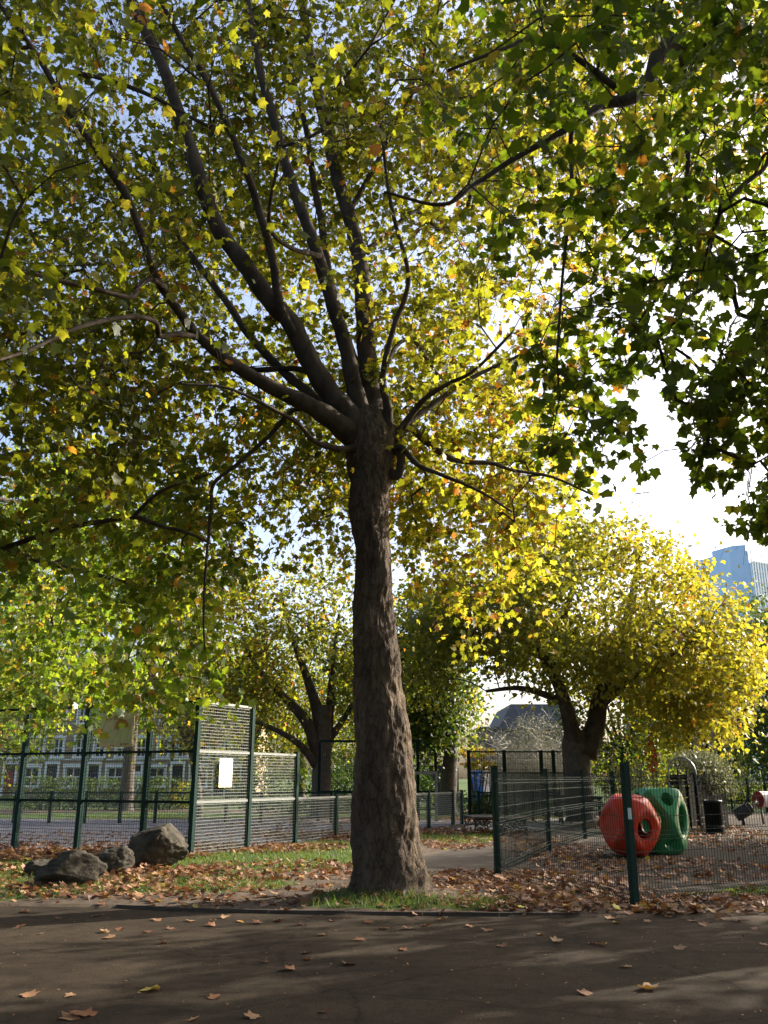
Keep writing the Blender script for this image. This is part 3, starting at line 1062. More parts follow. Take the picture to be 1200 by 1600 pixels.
# --- overhanging plane tree, trunk beyond the right edge
ORR = (10.0, 12.2, 0)
top = Vector((8.9, 10.0, 5.5))
R_LIMBS = [
    [(9.5, 11.8, 5.2, .24), (7.4, 9.6, 7.8, .2)] + PL([(1260, 30, 44), (1200, 66, 34), (1130, 76, 32), (1065, 68, 30), (1030, 85, 26), (1015, 130, 24), (985, 155, 20), (940, 165, 14), (880, 205, 11), (800, 250, 9), (740, 290, 8), (690, 320, 6), (600, 300, 4)], 9.2, 7.2),
    [(9.5, 11.8, 5.4, .2), (8, 9.6, 7.0, .08)] + PL([(1260, 240, 10), (1190, 268, 8), (1135, 318, 7), (1112, 380, 5), (1100, 450, 4)], 9.0, 8.2),
    [(9.5, 11.8, 5.6, .2), (7.6, 8.6, 8.6, .15), (6.0, 7.0, 10.2, .1), (3.8, 6.0, 10.6, .06), (1.5, 6.3, 10.2, .04)],
    [(9.5, 11.8, 5.6, .2), (10, 9, 9, .14), (9.5, 7.5, 12, .08)],
    [(9.5, 11.8, 5.4, .2), (11.4, 13.2, 7, .13), (13.4, 13.0, 8.0, .07)],
    [(9.5, 11.8, 5.0, .16), (8.0, 8.0, 6.4, .1), (6.2, 6.0, 7.2, .06), (5.0, 4.0, 7.6, .04)],
    PL([(985, 155, 12), (900, 90, 9), (840, 60, 8), (790, 75, 6), (700, 110, 5)], 8.2, 7.0),
    PL([(940, 165, 10), (895, 200, 8), (893, 300, 6), (880, 420, 5), (870, 560, 4)], 8.0, 7.6),
    PL([(1065, 68, 12), (1075, 260, 8), (1050, 420, 6), (1000, 500, 4)], 9.0, 8.6),
]
REG = [(600, -400), (600, 130), (690, 330), (770, 440), (790, 560), (800, 640), (850, 700), (950, 770), (1010, 755), (1000, 690), (955, 640), (965, 560), (1020, 560), (1060, 640), (1085, 730), (1150, 830), (1230, 835), (1700, 900), (1700, -400)]
B_ = np.concatenate([ellip(830, (5.4, 7.6, 8.6), (5.2, 3.2, 4.6), .05), ellip(300, (9.5, 8.2, 8.5), (5.0, 4.2, 4.5), .2), ellip(190, (4.0, 8.6, 5.4), (2.8, 1.0, 2.3), .05), ellip(160, (10, 3, 8.2), (4.5, 4.5, 2.6), .2), ellip(330, (3.0, -1.5, 9.5), (8.5, 6.5, 2.8), .2), ellip(1150, (13.2, 13.4, 7.4), (5.0, 4.9, 4.4), .1)])  # out-of-view lobes right and overhead are added to shade the path
x, y, d = proj(B_)
k = inpoly(x, y, REG) | ((x > 1250) | (d < .5) | (y < -400))
k &= (B_[:, 2] > 3.0)
k &= ~((x > 1020) & (x < 1260) & (y > 150) & (rng.uniform(0, 1, len(x)) < .22))
B_ = B_[k]


GAPS = [(G(1050, 1535), .62), (G(150, 1452), .55), (G(20, 1466), .6), (G(300, 1441), .4), (G(330, 1550), .42), (G(880, 1500), .3), (G(560, 1490), .3), (G(90, 1530), .4)]


def sun_gap(q):
    """gaps in the canopy that let sun flecks reach the path"""
    k = np.ones(len(q), bool)
    sd = np.array(SDIR)
    for (hx, hy), r in GAPS:
        w = q - np.array([hx, hy, 0])
        dist = np.linalg.norm(w - (w @ sd)[:, None] * sd, axis=1)
        k &= ~((dist < r * rng.uniform(.75, 1.2, len(q))) & (rng.uniform(0, 1, len(q)) < .93))
    return k


def rfilt(q):
    x, y, d = proj(q)
    gap = np.where((x > 1260) | (d < .5), vnoise(q, .33, 62) > .30, fbm(q, .75, 61, 3) > .35 + .07 * (y > 380))
    gap &= sun_gap(q)
    return gap & (inpoly(x, y, [(570, -600), (570, 150), (665, 345), (745, 450), (765, 560), (780, 650), (830, 720), (930, 790), (1030, 775), (1025, 690), (990, 650), (990, 590), (1030, 590), (1050, 660), (1070, 740), (1130, 835), (1230, 860), (1700, 900), (1700, -600)]) | ((x > 1230) | (d < .5) | (y < -500)))


big_tree('plane_tree', 'plane tree whose dark boughs hang in from the upper right edge', None, ORR,
         [(10.0, 12.2, -.1), (9.95, 12.2, .3), (9.8, 12.1, 2.5), (9.6, 11.9, 4.4), (9.5, 11.8, 5.6)], [.62, .48, .40, .36, .30], R_LIMBS, B_, 6, 5, .55, .135, .36, .2,
         M['leaf_green'], M['bark'], True, 300, droop=.6, filt=rfilt)

# --- plane tree beyond the left edge, its boughs hang in front of the court
ORL = (-13.4, 18.6, 0)
L_LIMBS = [
    [(-13.0, 18.3, 4.6, .2), (-10.0, 15.5, 5.2, .12)] + PL([(-60, 880, 10), (0, 860, 10), (25, 850, 9), (100, 825, 8), (160, 815, 8), (210, 808, 8), (250, 822, 6), (292, 832, 5), (330, 850, 3)], 12.0, 11.0),
    PL([(208, 808, 7), (235, 780, 6), (268, 760, 5), (330, 740, 4)], 11.4, 11.2),
    [(-13.0, 18.3, 5.0, .2), (-10.4, 17.8, 7.2, .14), (-7.0, 17, 8, .08), (-4.0, 15.2, 7.0, .04)],
    [(-13.0, 18.3, 5.0, .2), (-10.5, 13, 8, .12), (-9, 9, 9.5, .06)],
    [(-13.0, 18.3, 5.0, .2), (-12.5, 21.5, 8.6, .14), (-11.0, 25.5, 9.5, .06)],
    [(-13.0, 18.3, 4.6, .16), (-9.4, 18.4, 6.2, .09), (-6.4, 17.6, 5.6, .05), (-3.8, 15.4, 4.6, .03)],
]
k = 560
cs = rng.uniform(0, 1.75, k)
sheet_ = np.c_[-2.7 - 6.2 * cs, 13.2 + 9.6 * cs, rng.uniform(2.4, 7.0 + 2.2 * cs.max(), k) * (1 + .0 * cs)] + rng.normal(0, .45, (k, 3))
C_ = np.concatenate([sheet_, ellip(150, (-9.4, 12.6, 8.0), (4.0, 3.4, 3.6), .2), ellip(26, (-5.6, 11.6, 4.9), (1.9, 1.0, .8), .05), ellip(200, (-9.5, 4.5, 9.0), (5.5, 7.5, 3.2), .2)])  # last lobe, out of view, is added to cut sky light
x, y, d = proj(C_)
low = 1140 - 60 * vnoise(np.c_[x / 55, np.zeros(len(x))], 1, 31) + np.where(x > 235, -20, 0)
C_ = C_[((y < low) & (y > 700) & (x < 385)) | (C_[:, 1] < 12) & (x < 300) | (d < .5) | (x < -60)]


def lfilt(q):
    x, y, d = proj(q)
    low = 1182 - 50 * vnoise(np.c_[x / 40, np.zeros(len(x))], 1, 33) - np.where(x > 240, 40, 0)
    ban_ = (x > 160) & (x < 222) & (y > 1108) & (y < 1180) & (rng.uniform(0, 1, len(x)) < np.where(x > 174, .97, .75))
    return ((y < low) & (x < 400) & ~ban_) | (y < 850) | (x < -50) | (d < .5)


big_tree('plane_tree', 'plane tree whose drooping leafy boughs hang in from the left edge over the court fence', None, ORL,
         [(-13.4, 18.6, -.1), (-13.4, 18.6, .3), (-13.3, 18.5, 2.5), (-13.0, 18.3, 5.0)], [.6, .45, .38, .3], L_LIMBS, C_, 7, 6, .75, .145, .36, .24,
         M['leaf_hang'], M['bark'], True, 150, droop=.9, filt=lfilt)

# --- the yellow plane beyond the playground (fork low down)
Yc = 33.0
bx, _ = (908 - 600) * Yc / F / 1.0, 0
base = P(908, 1280, Yc)
ORC = (base.x, Yc, 0)
tc_ = [(base.x, Yc, -.1), (base.x, Yc, .3), (base.x - .02, Yc, 1.5), (base.x - .05, Yc, 2.6), (base.x, Yc, 3.1)]
C_LIMBS = [PL([(905, 1175, 44), (893, 1140, 26), (885, 1105, 22), (868, 1060, 18), (840, 1010, 12), (800, 950, 8)], Yc, Yc - 1),
           PL([(912, 1178, 44), (930, 1135, 30), (938, 1090, 26), (960, 1030, 20), (985, 950, 14), (1000, 860, 8)], Yc, Yc + .5),
           PL([(938, 1100, 18), (985, 1060, 14), (1050, 1020, 10), (1110, 990, 6)], Yc, Yc - 2),
           PL([(885, 1100, 14), (850, 1085, 11), (810, 1075, 8), (760, 1080, 5)], Yc, Yc - 1.5),
           PL([(868, 1060, 14), (880, 980, 11), (900, 900, 7)], Yc - .4, Yc + 2)]
D_ = np.concatenate([ellip(430, (base.x + 1.5, Yc, 7.4), (6.2, 5.0, 3.9), .35), ellip(130, (base.x - 3.0, Yc - .5, 6.2), (3.6, 3, 2.6), .2), ellip(90, (base.x + 3.4, Yc - .6, 5.0), (3.4, 2.8, 2.2), .2)])
x, y, d = proj(D_)
D_ = D_[(D_[:, 2] > 2.2) & ~inpoly(x, y, [(940, 700), (985, 815), (1060, 850), (1125, 905), (1165, 985), (1190, 1060), (1400, 1060), (1400, 700)]) & ~((x < 1000) & (x > 720) & (y > 1055)) & ~((x > 700) & (x < 850) & (y > 1030))]
ctree = big_tree('plane_tree', 'wide plane tree with low forked trunk and bright yellow sunlit crown behind the playground', None, ORC, tc_, [.62, .50, .46, .50, .38], C_LIMBS, D_, 13, 6, 1.15, .20, .14 + .38 / (1 + np.exp(-(D_[:, 0] - base.x - .5) * .9)), .2, M['leaf_yellow'], M['bark_dark'], False, jit=.22, stalks=False, r0=.012)  # tint darkens leftwards: the crown's shaded side put into leaf colour


def park_tree(label, base_px, Y, lean, crowns, n_tips, leaf_n, lsize, mat, tint=.4, trunk_px=24, limbs=(), tsd=.2, name='plane_tree', group=None, cut=None):
    b = P(base_px, 1215, Y)
    org = (b.x, Y, 0)
    r = trunk_px / 2 * Y / F
    tz = crowns[0][2] - crowns[0][5] * .75
    tz = max(2.0, tz)
    tr_ = [(b.x, Y, -.1), (b.x, Y, .4), (b.x + lean * .4, Y, tz * .6), (b.x + lean, Y, tz + .6)]
    at_ = np.concatenate([ellip(int(n_tips * s), (cx, cy, cz), (rx, ry, rz), .3) for cx, cy, cz, rx, ry, rz, s in crowns])
    at_ = at_[at_[:, 2] > 1.6]
    if cut is not None:
        at_ = at_[cut(at_)]
    c = crowns[0]
    tl = []
    if not limbs:
        for k in range(5):
            a = 2 * math.pi * (k + rnd.random() * .6) / 5
            e = Vector((c[0] + math.cos(a) * c[3] * .55, c[1] + math.sin(a) * c[4] * .55, c[2] + c[5] * rnd.uniform(-.1, .5)))
            s_ = Vector((b.x + lean, Y, tz))
            mid = s_.lerp(e, .45) + Vector((0, 0, .3))
            tl.append([(*s_, r * .6), (*mid, r * .35), (*e, r * .15)])
    else:
        tl = limbs
    return big_tree(name, label, group, org, tr_, [r * 1.35, r * 1.05, r * .9, r * .75], tl, at_, 10, max(2, leaf_n // 10), 1.2, lsize, tint, tsd, mat, M['bark_dark'], False, jit=.25, stalks=False, r0=.012)


E_ = ellip(560, (16.2, 22.4, 5.3), (4.5, 5.0, 3.2), .1)  # unseen tree, added and kept low to shade only the playground
big_tree('plane_tree', 'unseen low broad plane tree added beyond the right edge to shade the playground', None, (16.6, 22.6, 0), [(16.6, 22.6, -.1), (16.6, 22.6, .4), (16.6, 22.6, 1.6), (16.5, 22.5, 2.6)], [.4, .3, .26, .22],
         [[(16.5, 22.5, 2.4, .14), (15.0, 22.0, 4.2, .08), (13.9, 21.8, 5.4, .04)], [(16.5, 22.5, 2.4, .14), (18.0, 22.8, 4.5, .08), (19.0, 23.1, 5.6, .04)]], E_, 8, 6, .9, .17, .45, .2, M['leaf_green'], M['bark_dark'], False, jit=.15, stalks=False, filt=sun_gap)


for lb_, bx_, by_, r_ in (('unseen tall plane tree added for shade behind the viewpoint, right of the path', 7.5, -7.5, 6.5), ('unseen tall plane tree added for shade behind the viewpoint, left of the path', -5.5, -8.0, 6.5), ('unseen tall plane tree added for shade far outside the left edge', -17.0, 4.5, 6.0)):  # unseen trees added to block sky light and darken the path
    S_ = ellip(300, (bx_, by_, 8.2), (r_, r_, 5.2), .2)
    big_tree('plane_tree', lb_, None, (bx_, by_, 0), [(bx_, by_, -.1), (bx_, by_, .4), (bx_, by_, 2.4), (bx_, by_, 4.5)], [.55, .42, .36, .3],
             [[(bx_, by_, 4.3, .2), (bx_ + a_, by_ + b_, 7, .12), (bx_ + 1.7 * a_, by_ + 1.7 * b_, 9, .06)] for a_, b_ in ((2, .5), (-2, .8), (.3, -2), (-.2, 2))], S_, 10, 6, 1.0, .24, .45, .2, M['leaf_green'], M['bark_dark'], False, jit=.2, stalks=False)


def X_(px, Y):
    return (px - 600) / F * Y / 1.045


def Z_(py, Y):
    return P(600, py, Y).z


# tree behind the court, left of the big trunk
Y = 36.0
park_tree('dark green plane with limbs spreading left behind the court fence left of the big trunk', 503, Y, .0,
          [(X_(470, Y), Y, Z_(1020, Y), 3.6, 3.5, 3.6, .65), (X_(540, Y), Y + 1, Z_(1000, Y), 2.6, 3, 3.4, .35)], 260, 56, .18, M['leaf_main'], .36, 30,
          [PL([(500, 1190, 24), (480, 1130, 18), (440, 1085, 12), (400, 1040, 8), (380, 1000, 5)], Y, Y - 1), PL([(505, 1180, 26), (498, 1120, 20), (480, 1060, 13), (455, 990, 8), (440, 930, 5)], Y, Y),
           PL([(507, 1180, 22), (515, 1110, 14), (520, 1040, 9), (530, 960, 5)], Y, Y + 1), PL([(497, 1200, 16), (470, 1165, 11), (430, 1140, 8), (380, 1120, 5)], Y, Y - 2), PL([(512, 1160, 12), (545, 1110, 8), (570, 1060, 5)], Y, Y + 1)])
# dark tree right of the trunk
Y = 38.0
park_tree('dense dark green tree with a single trunk just right of the big trunk', 698, Y, .3,
          [(X_(668, Y), Y, Z_(1040, Y), 1.7, 2.0, 4.2, .8), (X_(674, Y), Y, Z_(1130, Y), .8, 1.2, 1.4, .2)], 260, 70, .17, M['leaf_dark'], .55, 26, cut=lambda a: a[:, 2] > 3.2)
# left: tree whose trunk shows through the banner bay
Y = 44.0
park_tree('tall plane with straight trunk rising behind the printed banner', 200, Y, .0, [(X_(200, Y), Y, Z_(980, Y), 5.2, 4, 5.5, 1)], 240, 60, .2, M['leaf_green'], .45, 20)
Y = 36.0
park_tree('leaning forked tree behind the corner bay of the court fence', 312, Y, -.6, [(X_(330, Y), Y, Z_(1010, Y), 3.4, 3, 4.2, 1)], 200, 60, .18, M['leaf_main'], .45, 14,
          [PL([(312, 1215, 14), (300, 1175, 13), (285, 1140, 12), (272, 1110, 9), (262, 1060, 6)], Y, Y), PL([(305, 1200, 10), (330, 1140, 8), (350, 1080, 5)], Y, Y + 1)])
Y = 60.0
for i, (px, yy, h, rx, mt, lb) in enumerate([
        (-40, 62, 10, 6, 'leaf_green', 'mid green tree at the far left in front of the brick terrace'),
        (385, 66, 13, 6.5, 'leaf_main', 'olive green tree far behind the notice board bay'),
        (470, 72, 14, 7, 'leaf_green', 'tall hazy green tree far behind the spreading dark plane'),
        (575, 68, 12, 6, 'leaf_green', 'green tree far away directly behind the big trunk'),
        (640, 60, 12, 5, 'leaf_main', 'yellowing tree far away at the right flank of the big trunk'),
        (975, 54, 9, 3.4, 'leaf_dark', 'dark tree behind the right half of the yellow plane'),
        (1222, 50, 11.5, 3.2, 'leaf_dark', 'tall near black tree at the right edge below the glass tower'),
        (1290, 46, 10.5, 4.4, 'leaf_dark', 'dark tree beyond the right edge beside the near black one')]):
    park_tree(lb, px, yy, 0, [(X_(px, yy), yy, h * .56, rx, rx * .8, h * .44, 1)], 190, 60, .24, M[mt], .4, 14)


# ------------------------------------------------------------------ shrubs and hedges
def shrub(name, label, cat, lumps, n_leaf, lsize, mat, tint=.5, tsd=.25, stems=5, group=None):
    cx, cy = lumps[0][0], lumps[0][1]
    org = (cx, cy, 0)
    root = thing(name, label, cat, org, group=group)
    tot = sum(l[3] * l[4] + l[3] * l[5] for l in lumps)
    pos = []
    for l in lumps:
        k = int(n_leaf * (l[3] * l[4] + l[3] * l[5]) / tot)
        p = ellip(k, l[:3], l[3:6], .55)
        bumpy = 1 + .35 * (fbm(p, 1.6, 4, 3) - .5)
        pos.append(np.array(l[:3]) + (p - np.array(l[:3])) * bumpy[:, None])
    pos = np.concatenate(pos)
    pos = pos[pos[:, 2] > .05]
    k = len(pos)
    dirn = norm(pos - np.array([cx, cy, .5]))
    leaf_cloud('crown', pos, dirn * .6 + rng.normal(0, .6, (k, 3)), dirn + rng.normal(0, .5, (k, 3)) + [0, 0, .5], lsize * rng.uniform(.6, 1.3, k), np.clip(rng.normal(tint, tsd, k), 0, 1), mat, root, org)
    mb = MB()
    for l in lumps:
        for s in range(stems):
            e = Vector((l[0] + rnd.uniform(-.7, .7) * l[3] - cx, l[1] + rnd.uniform(-.7, .7) * l[4] - cy, l[2] + rnd.uniform(0, .8) * l[5]))
            b = Vector((l[0] + rnd.uniform(-.3, .3) * l[3] - cx, l[1] + rnd.uniform(-.3, .3) * l[4] - cy, -.05))
            mb.tube([b, b.lerp(e, .5) + Vector((rnd.uniform(-.1, .1), 0, .1)), e], [.035, .025, .012], 5)
    ob = mb.build('stems', M['bark_dark'], root, smooth=True)
    ob['kind'] = 'stuff'
    return root


Y = 46.0
shrub('hedge', 'clipped dark green hedge in front of the brick terrace', 'hedge', [(X_(px, Y), Y, .75, 1.6, .9, .85) for px in (60, 110, 160, 210, 255)], 9000, .10, M['leaf_dark'], .4)
Y = 47.0
shrub('shrub', 'yellowish leafy shrub at the right end of the terrace hedge', 'shrub', [(X_(292, Y), Y, .6, .9, .8, .75)], 900, .11, M['leaf_green'], .75)
for px, Y, rx, h, lb in [(470, 41, 3.2, 2.0, 'dark shrubbery behind the low court fence left of the big trunk'), (590, 43, 3.0, 2.4, 'dark shrubbery hidden behind the big trunk')]:
    shrub('shrub', lb, 'shrub', [(X_(px, Y), Y, h * .45, rx, 1.2, h * .55)], 3500, .13, M['leaf_dark'], .15)
Y = 39.5
shrub('hedge', 'low hedge in front of the blue portable toilet', 'hedge', [(X_(740, Y), Y, .45, .9, .5, .55), (X_(772, Y), Y, .4, .9, .5, .5)], 1500, .09, M['leaf_dark'], .5)
shrub('shrub', 'small ochre yellow sapling beside the blue portable toilet', 'shrub', [(X_(745, 40.5), 40.5, 2.55, .95, .6, .22), (X_(752, 40.5), 40.5, 2.0, .85, .6, .18)], 700, .13, M['leaf_yellow'], .75)
Y = 30.0
shrub('shrub', 'pale grey green shrub just behind the orange play shape', 'shrub', [(X_(990, Y), Y, 1.15, .55, .6, .8), (X_(968, Y + 1), Y + 1, 1.0, .6, .6, .8)], 3200, .06, M['leaf_grey'], .6)
Y = 34.0
shrub('shrub', 'tall green bush between the yellow plane trunk and the ivy arch', 'shrub', [(X_(985, Y), Y, 2.2, 1.6, 1.2, 1.9), (X_(1030, Y), Y, 1.5, 1.1, 1.0, 1.6)], 5200, .09, M['leaf_green'], .5)
shrub('shrub', 'slim shrub with red autumn leaves left of the ivy arch', 'shrub', [(X_(1021, 32), 32, 2.2, .22, .2, .7)], 260, .09, M['leaf_red'], .5, stems=2)
Y = 51.0
shrub('shrub', 'rounded olive green bush right of the church windows', 'shrub', [(X_(1168, Y), Y, 1.6, 1.9, 1.6, 1.8), (X_(1210, Y), Y, 1.9, 2.0, 1.6, 1.9)], 5200, .09, M['leaf_green'], .55)
Y = 52.5
shrub('hedge', 'dark clipped hedge beyond the sunlit lawn at the right', 'hedge', [(X_(px, Y), Y, .65, 1.7, .8, .8) for px in (1110, 1155, 1200, 1245)], 5200, .10, M['leaf_dark'], .2)

# bleached dead thicket
Y = 41.0
cx = X_(836, Y)
root = thing('dead_thicket', 'tangled pale grey leafless thicket behind the dark fence posts', 'shrub', (cx, Y, 0))
mb = MB(); fine = MB()
for k in range(330):
    a = rnd.uniform(-1, 1)
    b = Vector((a * 1.5, rnd.uniform(-.8, .8), 0))
    hgt = (5.2 - 1.4 * abs(a + .1)) * rnd.uniform(.45, 1)
    pts = [b]
    d = Vector((rnd.uniform(-.35, .35), rnd.uniform(-.2, .2), 1))
    for s in range(6):
        pts.append(pts[-1] + d.normalized() * hgt / 6)
        d += Vector((rnd.uniform(-.5, .5), rnd.uniform(-.3, .3), rnd.uniform(-.25, .05) - (.25 if s > 3 else 0)))
    (mb if k < 14 else fine).tube(pts, [r * (1.8 if k < 14 else .8) for r in (.02, .018, .015, .013, .01, .008, .006)], 4)
    for s in range(7):
        q = pts[rnd.randint(1, 6)]
        e = q + Vector((rnd.uniform(-.7, .7), rnd.uniform(-.4, .4), rnd.uniform(-.3, .6)))
        fine.tube([q, q.lerp(e, .5) + Vector((0, 0, rnd.uniform(-.1, .15))), e], [.008, .006, .004], 3)
mb.build('stems', M['twig_pale'], root, smooth=True)['kind'] = 'stuff'
fine.build('twigs', M['twig_pale'], root)['kind'] = 'stuff'
pos = ellip(5000, (cx + .1, Y, 2.1), (1.8, 1.1, 2.3), .2); pos = pos[pos[:, 2] > .1]
k = len(pos)
leaf_cloud('crown', pos, rng.normal(0, 1, (k, 3)), rng.normal(0, 1, (k, 3)), .07 * rng.uniform(.6, 1.3, k), np.clip(rng.normal(.8, .2, k), 0, 1), M['leaf_grey'], root, (cx, Y, 0))


# ------------------------------------------------------------------ court fence
def mesh_panel(parent, a, b, z0, z1, ph, pv, rh, rv, mat, name='mesh_panel', off=Vector((0, 0, 0))):
    """welded mesh between two points on the ground, in the parent's own coordinates"""
    a, b = Vector((a[0], a[1], 0)) + off, Vector((b[0], b[1], 0)) + off
    d = b - a
    L = d.length
    u = d.normalized()
    mb = MB()
    nrm = Vector((-u.y, u.x, 0))
    k = int((z1 - z0) / ph)
    for i in range(k + 1):
        z = z0 + (z1 - z0) * i / k
        mb.bar(a + Vector((0, 0, z)) + nrm * rv, b + Vector((0, 0, z)) + nrm * rv, rh, rh)
    k = max(2, int(L / pv))
    for i in range(k + 1):
        q = a + u * (L * i / k)
        mb.bar(q + Vector((0, 0, z0)) - nrm * rh, q + Vector((0, 0, z1)) - nrm * rh, rv, rv)
    o = mb.build(name, mat, parent)
    o['kind'] = 'stuff'
    return o


def post(parent, p, h, w, u, mat, cap=True):
    mb = MB()
    R = Matrix.Rotation(math.atan2(u[1], u[0]), 3, 'Z')
    mb.box((p[0], p[1], h / 2 - .05), (w, w, h + .1), R)
    if cap:
        mb.box((p[0], p[1], h + .012), (w + .012, w + .012, .02), R)
    return mb.build('post', mat, parent, bevel=.004)


def rail(parent, a, b, z, w, mat):
    mb = MB(); mb.bar((a[0], a[1], z), (b[0], b[1], z), w, w)
    return mb.build('rail', mat, parent)


court = thing('court_fence', 'green steel mesh fence of the ball court stepping down from tall corner to low panels', 'fence', (C0.x, C0.y, .02))
L2 = lambda p: (p[0] - C0.x, p[1] - C0.y)
s_w = [0, 1.90, 3.80, 5.70, 7.60, 9.50, 11.40, 13.30, 14.08]
h_w = [3.0, 3.0, 2.0, 1, 1, 1, 1, 1, 1]
bays = [3.0, 2.0, 1, 1, 1, 1, 1, 1]
for s, h in zip(s_w, h_w):
    post(court, tuple(UW * s), h + .06, .10, UW, M['green_paint'])
for i, hb in enumerate(bays):
    a, b = UW * (s_w[i] + .06), UW * (s_w[i + 1] - .06)
    for z in range(1, int(hb) + 1):
        rail(court, a, b, z, .05, M['wire'])
    for z in range(int(hb)):
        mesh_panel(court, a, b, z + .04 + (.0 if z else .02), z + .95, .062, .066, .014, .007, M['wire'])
s_l = [1.25, 3.03, 4.88, 6.75, 8.6, 10.5]
prev = 0
for s in s_l:
    post(court, tuple(WW * s), 3.06, .11, WW, M['green_paint'])
    a, b = WW * (prev + .06), WW * (s - .06)
    for z in (1, 2, 3):
        rail(court, a, b, z, .055, M['fence_dark'])
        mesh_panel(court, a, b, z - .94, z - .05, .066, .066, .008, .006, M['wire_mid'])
    prev = s

# fence along the far side of the court
fx0, fx1, fy = -15.0, .2, 31.6
far = thing('court_fence', 'low green mesh fence along the far side of the ball court', 'fence', (fx0, fy, .02))
k = int((fx1 - fx0) / 1.2)
for i in range(k + 1):
    post(far, (i * 1.2, 0), 1.02, .1, (1, 0), M['green_paint'])
    if i < k:
        rail(far, (i * 1.2 + .06, 0), (i * 1.2 + 1.14, 0), .98, .05, M['green_paint'])
        mesh_panel(far, (i * 1.2 + .06, 0), (i * 1.2 + 1.14, 0), .06, .92, .07, .07, .01, .007, M['wire'])

# far goal end
gx, gyy = X_(681, 33.0), 33.0
goal = thing('goal_cage', 'dark green mesh goal end with sloping top corner behind the big trunk', 'goal cage', (gx, gyy, .02))
for x_, h in ((0, 2.35), (-.65, 2.72), (-2.4, 2.72), (-4.2, 2.72)):
    post(goal, (x_, 0), h, .1, (1, 0), M['fence_dark'], cap=False)
mono('rail', M['fence_dark'], lambda mb: mb.bar((-4.2, 0, 2.75), (-.5, 0, 2.75), .08), goal)
mono('rail', M['green_paint'], lambda mb: mb.bar((-.45, 0, 2.74), (-.0, 0, 2.38), .07), goal)
mono('rail', M['fence_dark'], lambda mb: mb.bar((-4.2, 0, 1.0), (-.06, 0, 1.0), .06), goal)
mesh_panel(goal, (-4.1, .06), (-.1, .06), 1.05, 2.3, .07, .07, .008, .008, M['wire_dark'])
gf = thing('football_goal', 'grey steel goal frame in front of the dark goal cage', 'goal', (gx, gyy - .25, .02))
mono('post', M['galv'], lambda mb: mb.box((0, 0, .79), (.09, .09, 1.62)), gf)
mono('post', M['galv'], lambda mb: mb.box((-2.1, 0, .79), (.09, .09, 1.62)), gf)
mono('crossbar', M['galv'], lambda mb: mb.box((-1.05, 0, 1.645), (2.19, .09, .09)), gf)

# far tall fence behind the benches
Yf = 36.7
tf = thing('tall_fence', 'tall dark steel fence with slim posts in front of the pale thicket', 'fence', (X_(733, Yf), Yf, 0))
xs = [X_(px, Yf) - X_(733, Yf) for px in (733, 789, 847, 884)]
for x_ in xs + [X_(866, Yf) - X_(733, Yf)]:
    post(tf, (x_, 0 if x_ != xs[-1] else 0), 2.56, .13, (1, 0), M['fence_dark'], cap=False)
for a, b in zip(xs[:-1], xs[1:]):
    for z in (.8, 1.68, 2.5):
        rail(tf, (a + .07, 0), (b - .07, 0), z, .05, M['fence_dark'])
    mesh_panel(tf, (a + .07, .07), (b - .07, .07), .1, 2.46, .2, .09, .01, .008, M['wire_dark'])
Yg = 33.0
lf = thing('low_fence', 'low dark rail fence with short posts behind the benches', 'fence', (X_(747, Yg), Yg, 0))
xs = [X_(px, Yg) - X_(747, Yg) for px in (747, 803, 830, 872)]
for x_ in xs:
    post(lf, (x_, 0), 1.05, .1, (1, 0), M['green_paint'], cap=False)
for a, b in zip(xs[:-1], xs[1:]):
    rail(lf, (a + .05, 0), (b - .05, 0), .98, .05, M['fence_dark'])
    mesh_panel(lf, (a + .05, .05), (b - .05, .05), .1, .92, .1, .07, .008, .007, M['wire_dark'])

# banner and notice on the court fence
nW = Vector((-WW.y, WW.x))
nW = nW if nW.y < 0 else -nW
ang = math.atan2(-WW.y, -WW.x)
pc = C0 + WW * 2.10 + nW * .09
ban = thing('banner', 'buff printed banner with a small rainbow tied high on the court fence', 'banner', (pc.x, pc.y, 2.49), ang)
bw, bh = .94, .72
def _cloth(mb):
    n1, n2 = 14, 8
    v = []
    for side in (0, .006):
        for j in range(n2 + 1):
            for i in range(n1 + 1):
                x_, z_ = (i / n1 - .5) * bw, (j / n2 - .5) * bh
                v.append((x_, side + .012 * math.sin(i * .9 + j * .6), z_))
    f = []
    w = n1 + 1; off = w * (n2 + 1)
    for j in range(n2):
        for i in range(n1):
            a = j * w + i
            f.append((a, a + 1, a + w + 1, a + w)); f.append((off + a, off + a + w, off + a + w + 1, off + a + 1))
    for i in range(n1):
        f.append((i, off + i, off + i + 1, i + 1)); a = n2 * w + i
        f.append((a, a + 1, off + a + 1, off + a))
    for j in range(n2):
        a = j * w
        f.append((a, a + w, off + a + w, off + a)); a += n1
        f.append((a, off + a, off + a + w, a + w))
    mb.add(v, f)
mono('cloth', M['banner'], _cloth, ban, smooth=True)
mono('printed_field', M['banner_green'], lambda mb: mb.prism([(-bw / 2 + .01, -bh / 2 + .10), (bw / 2 - .01, -bh / 2 + .10), (bw / 2 - .01, .05), (.05, .0), (-.25, -.03), (-bw / 2 + .01, -.02)], .0165, .0185, Matrix.Rotation(math.pi / 2, 4, 'X')), ban)
for i, mm in enumerate(('print_orange', 'print_yellow', 'print_blue')):
    def arc(mb, i=i):
        ro = .20 - i * .038; ri = ro - .036
        po = [(ro * math.cos(t) + .14, ro * math.sin(t) + .02) for t in np.linspace(.15, math.pi, 18)]
        pi_ = [(ri * math.cos(t) + .14, ri * math.sin(t) + .02) for t in np.linspace(math.pi, .15, 18)]
        mb.prism(po + pi_, .020 + i * .0005, .0225 + i * .0005, Matrix.Rotation(math.pi / 2, 4, 'X'))
    mono('rainbow_band', M[mm], arc, ban)


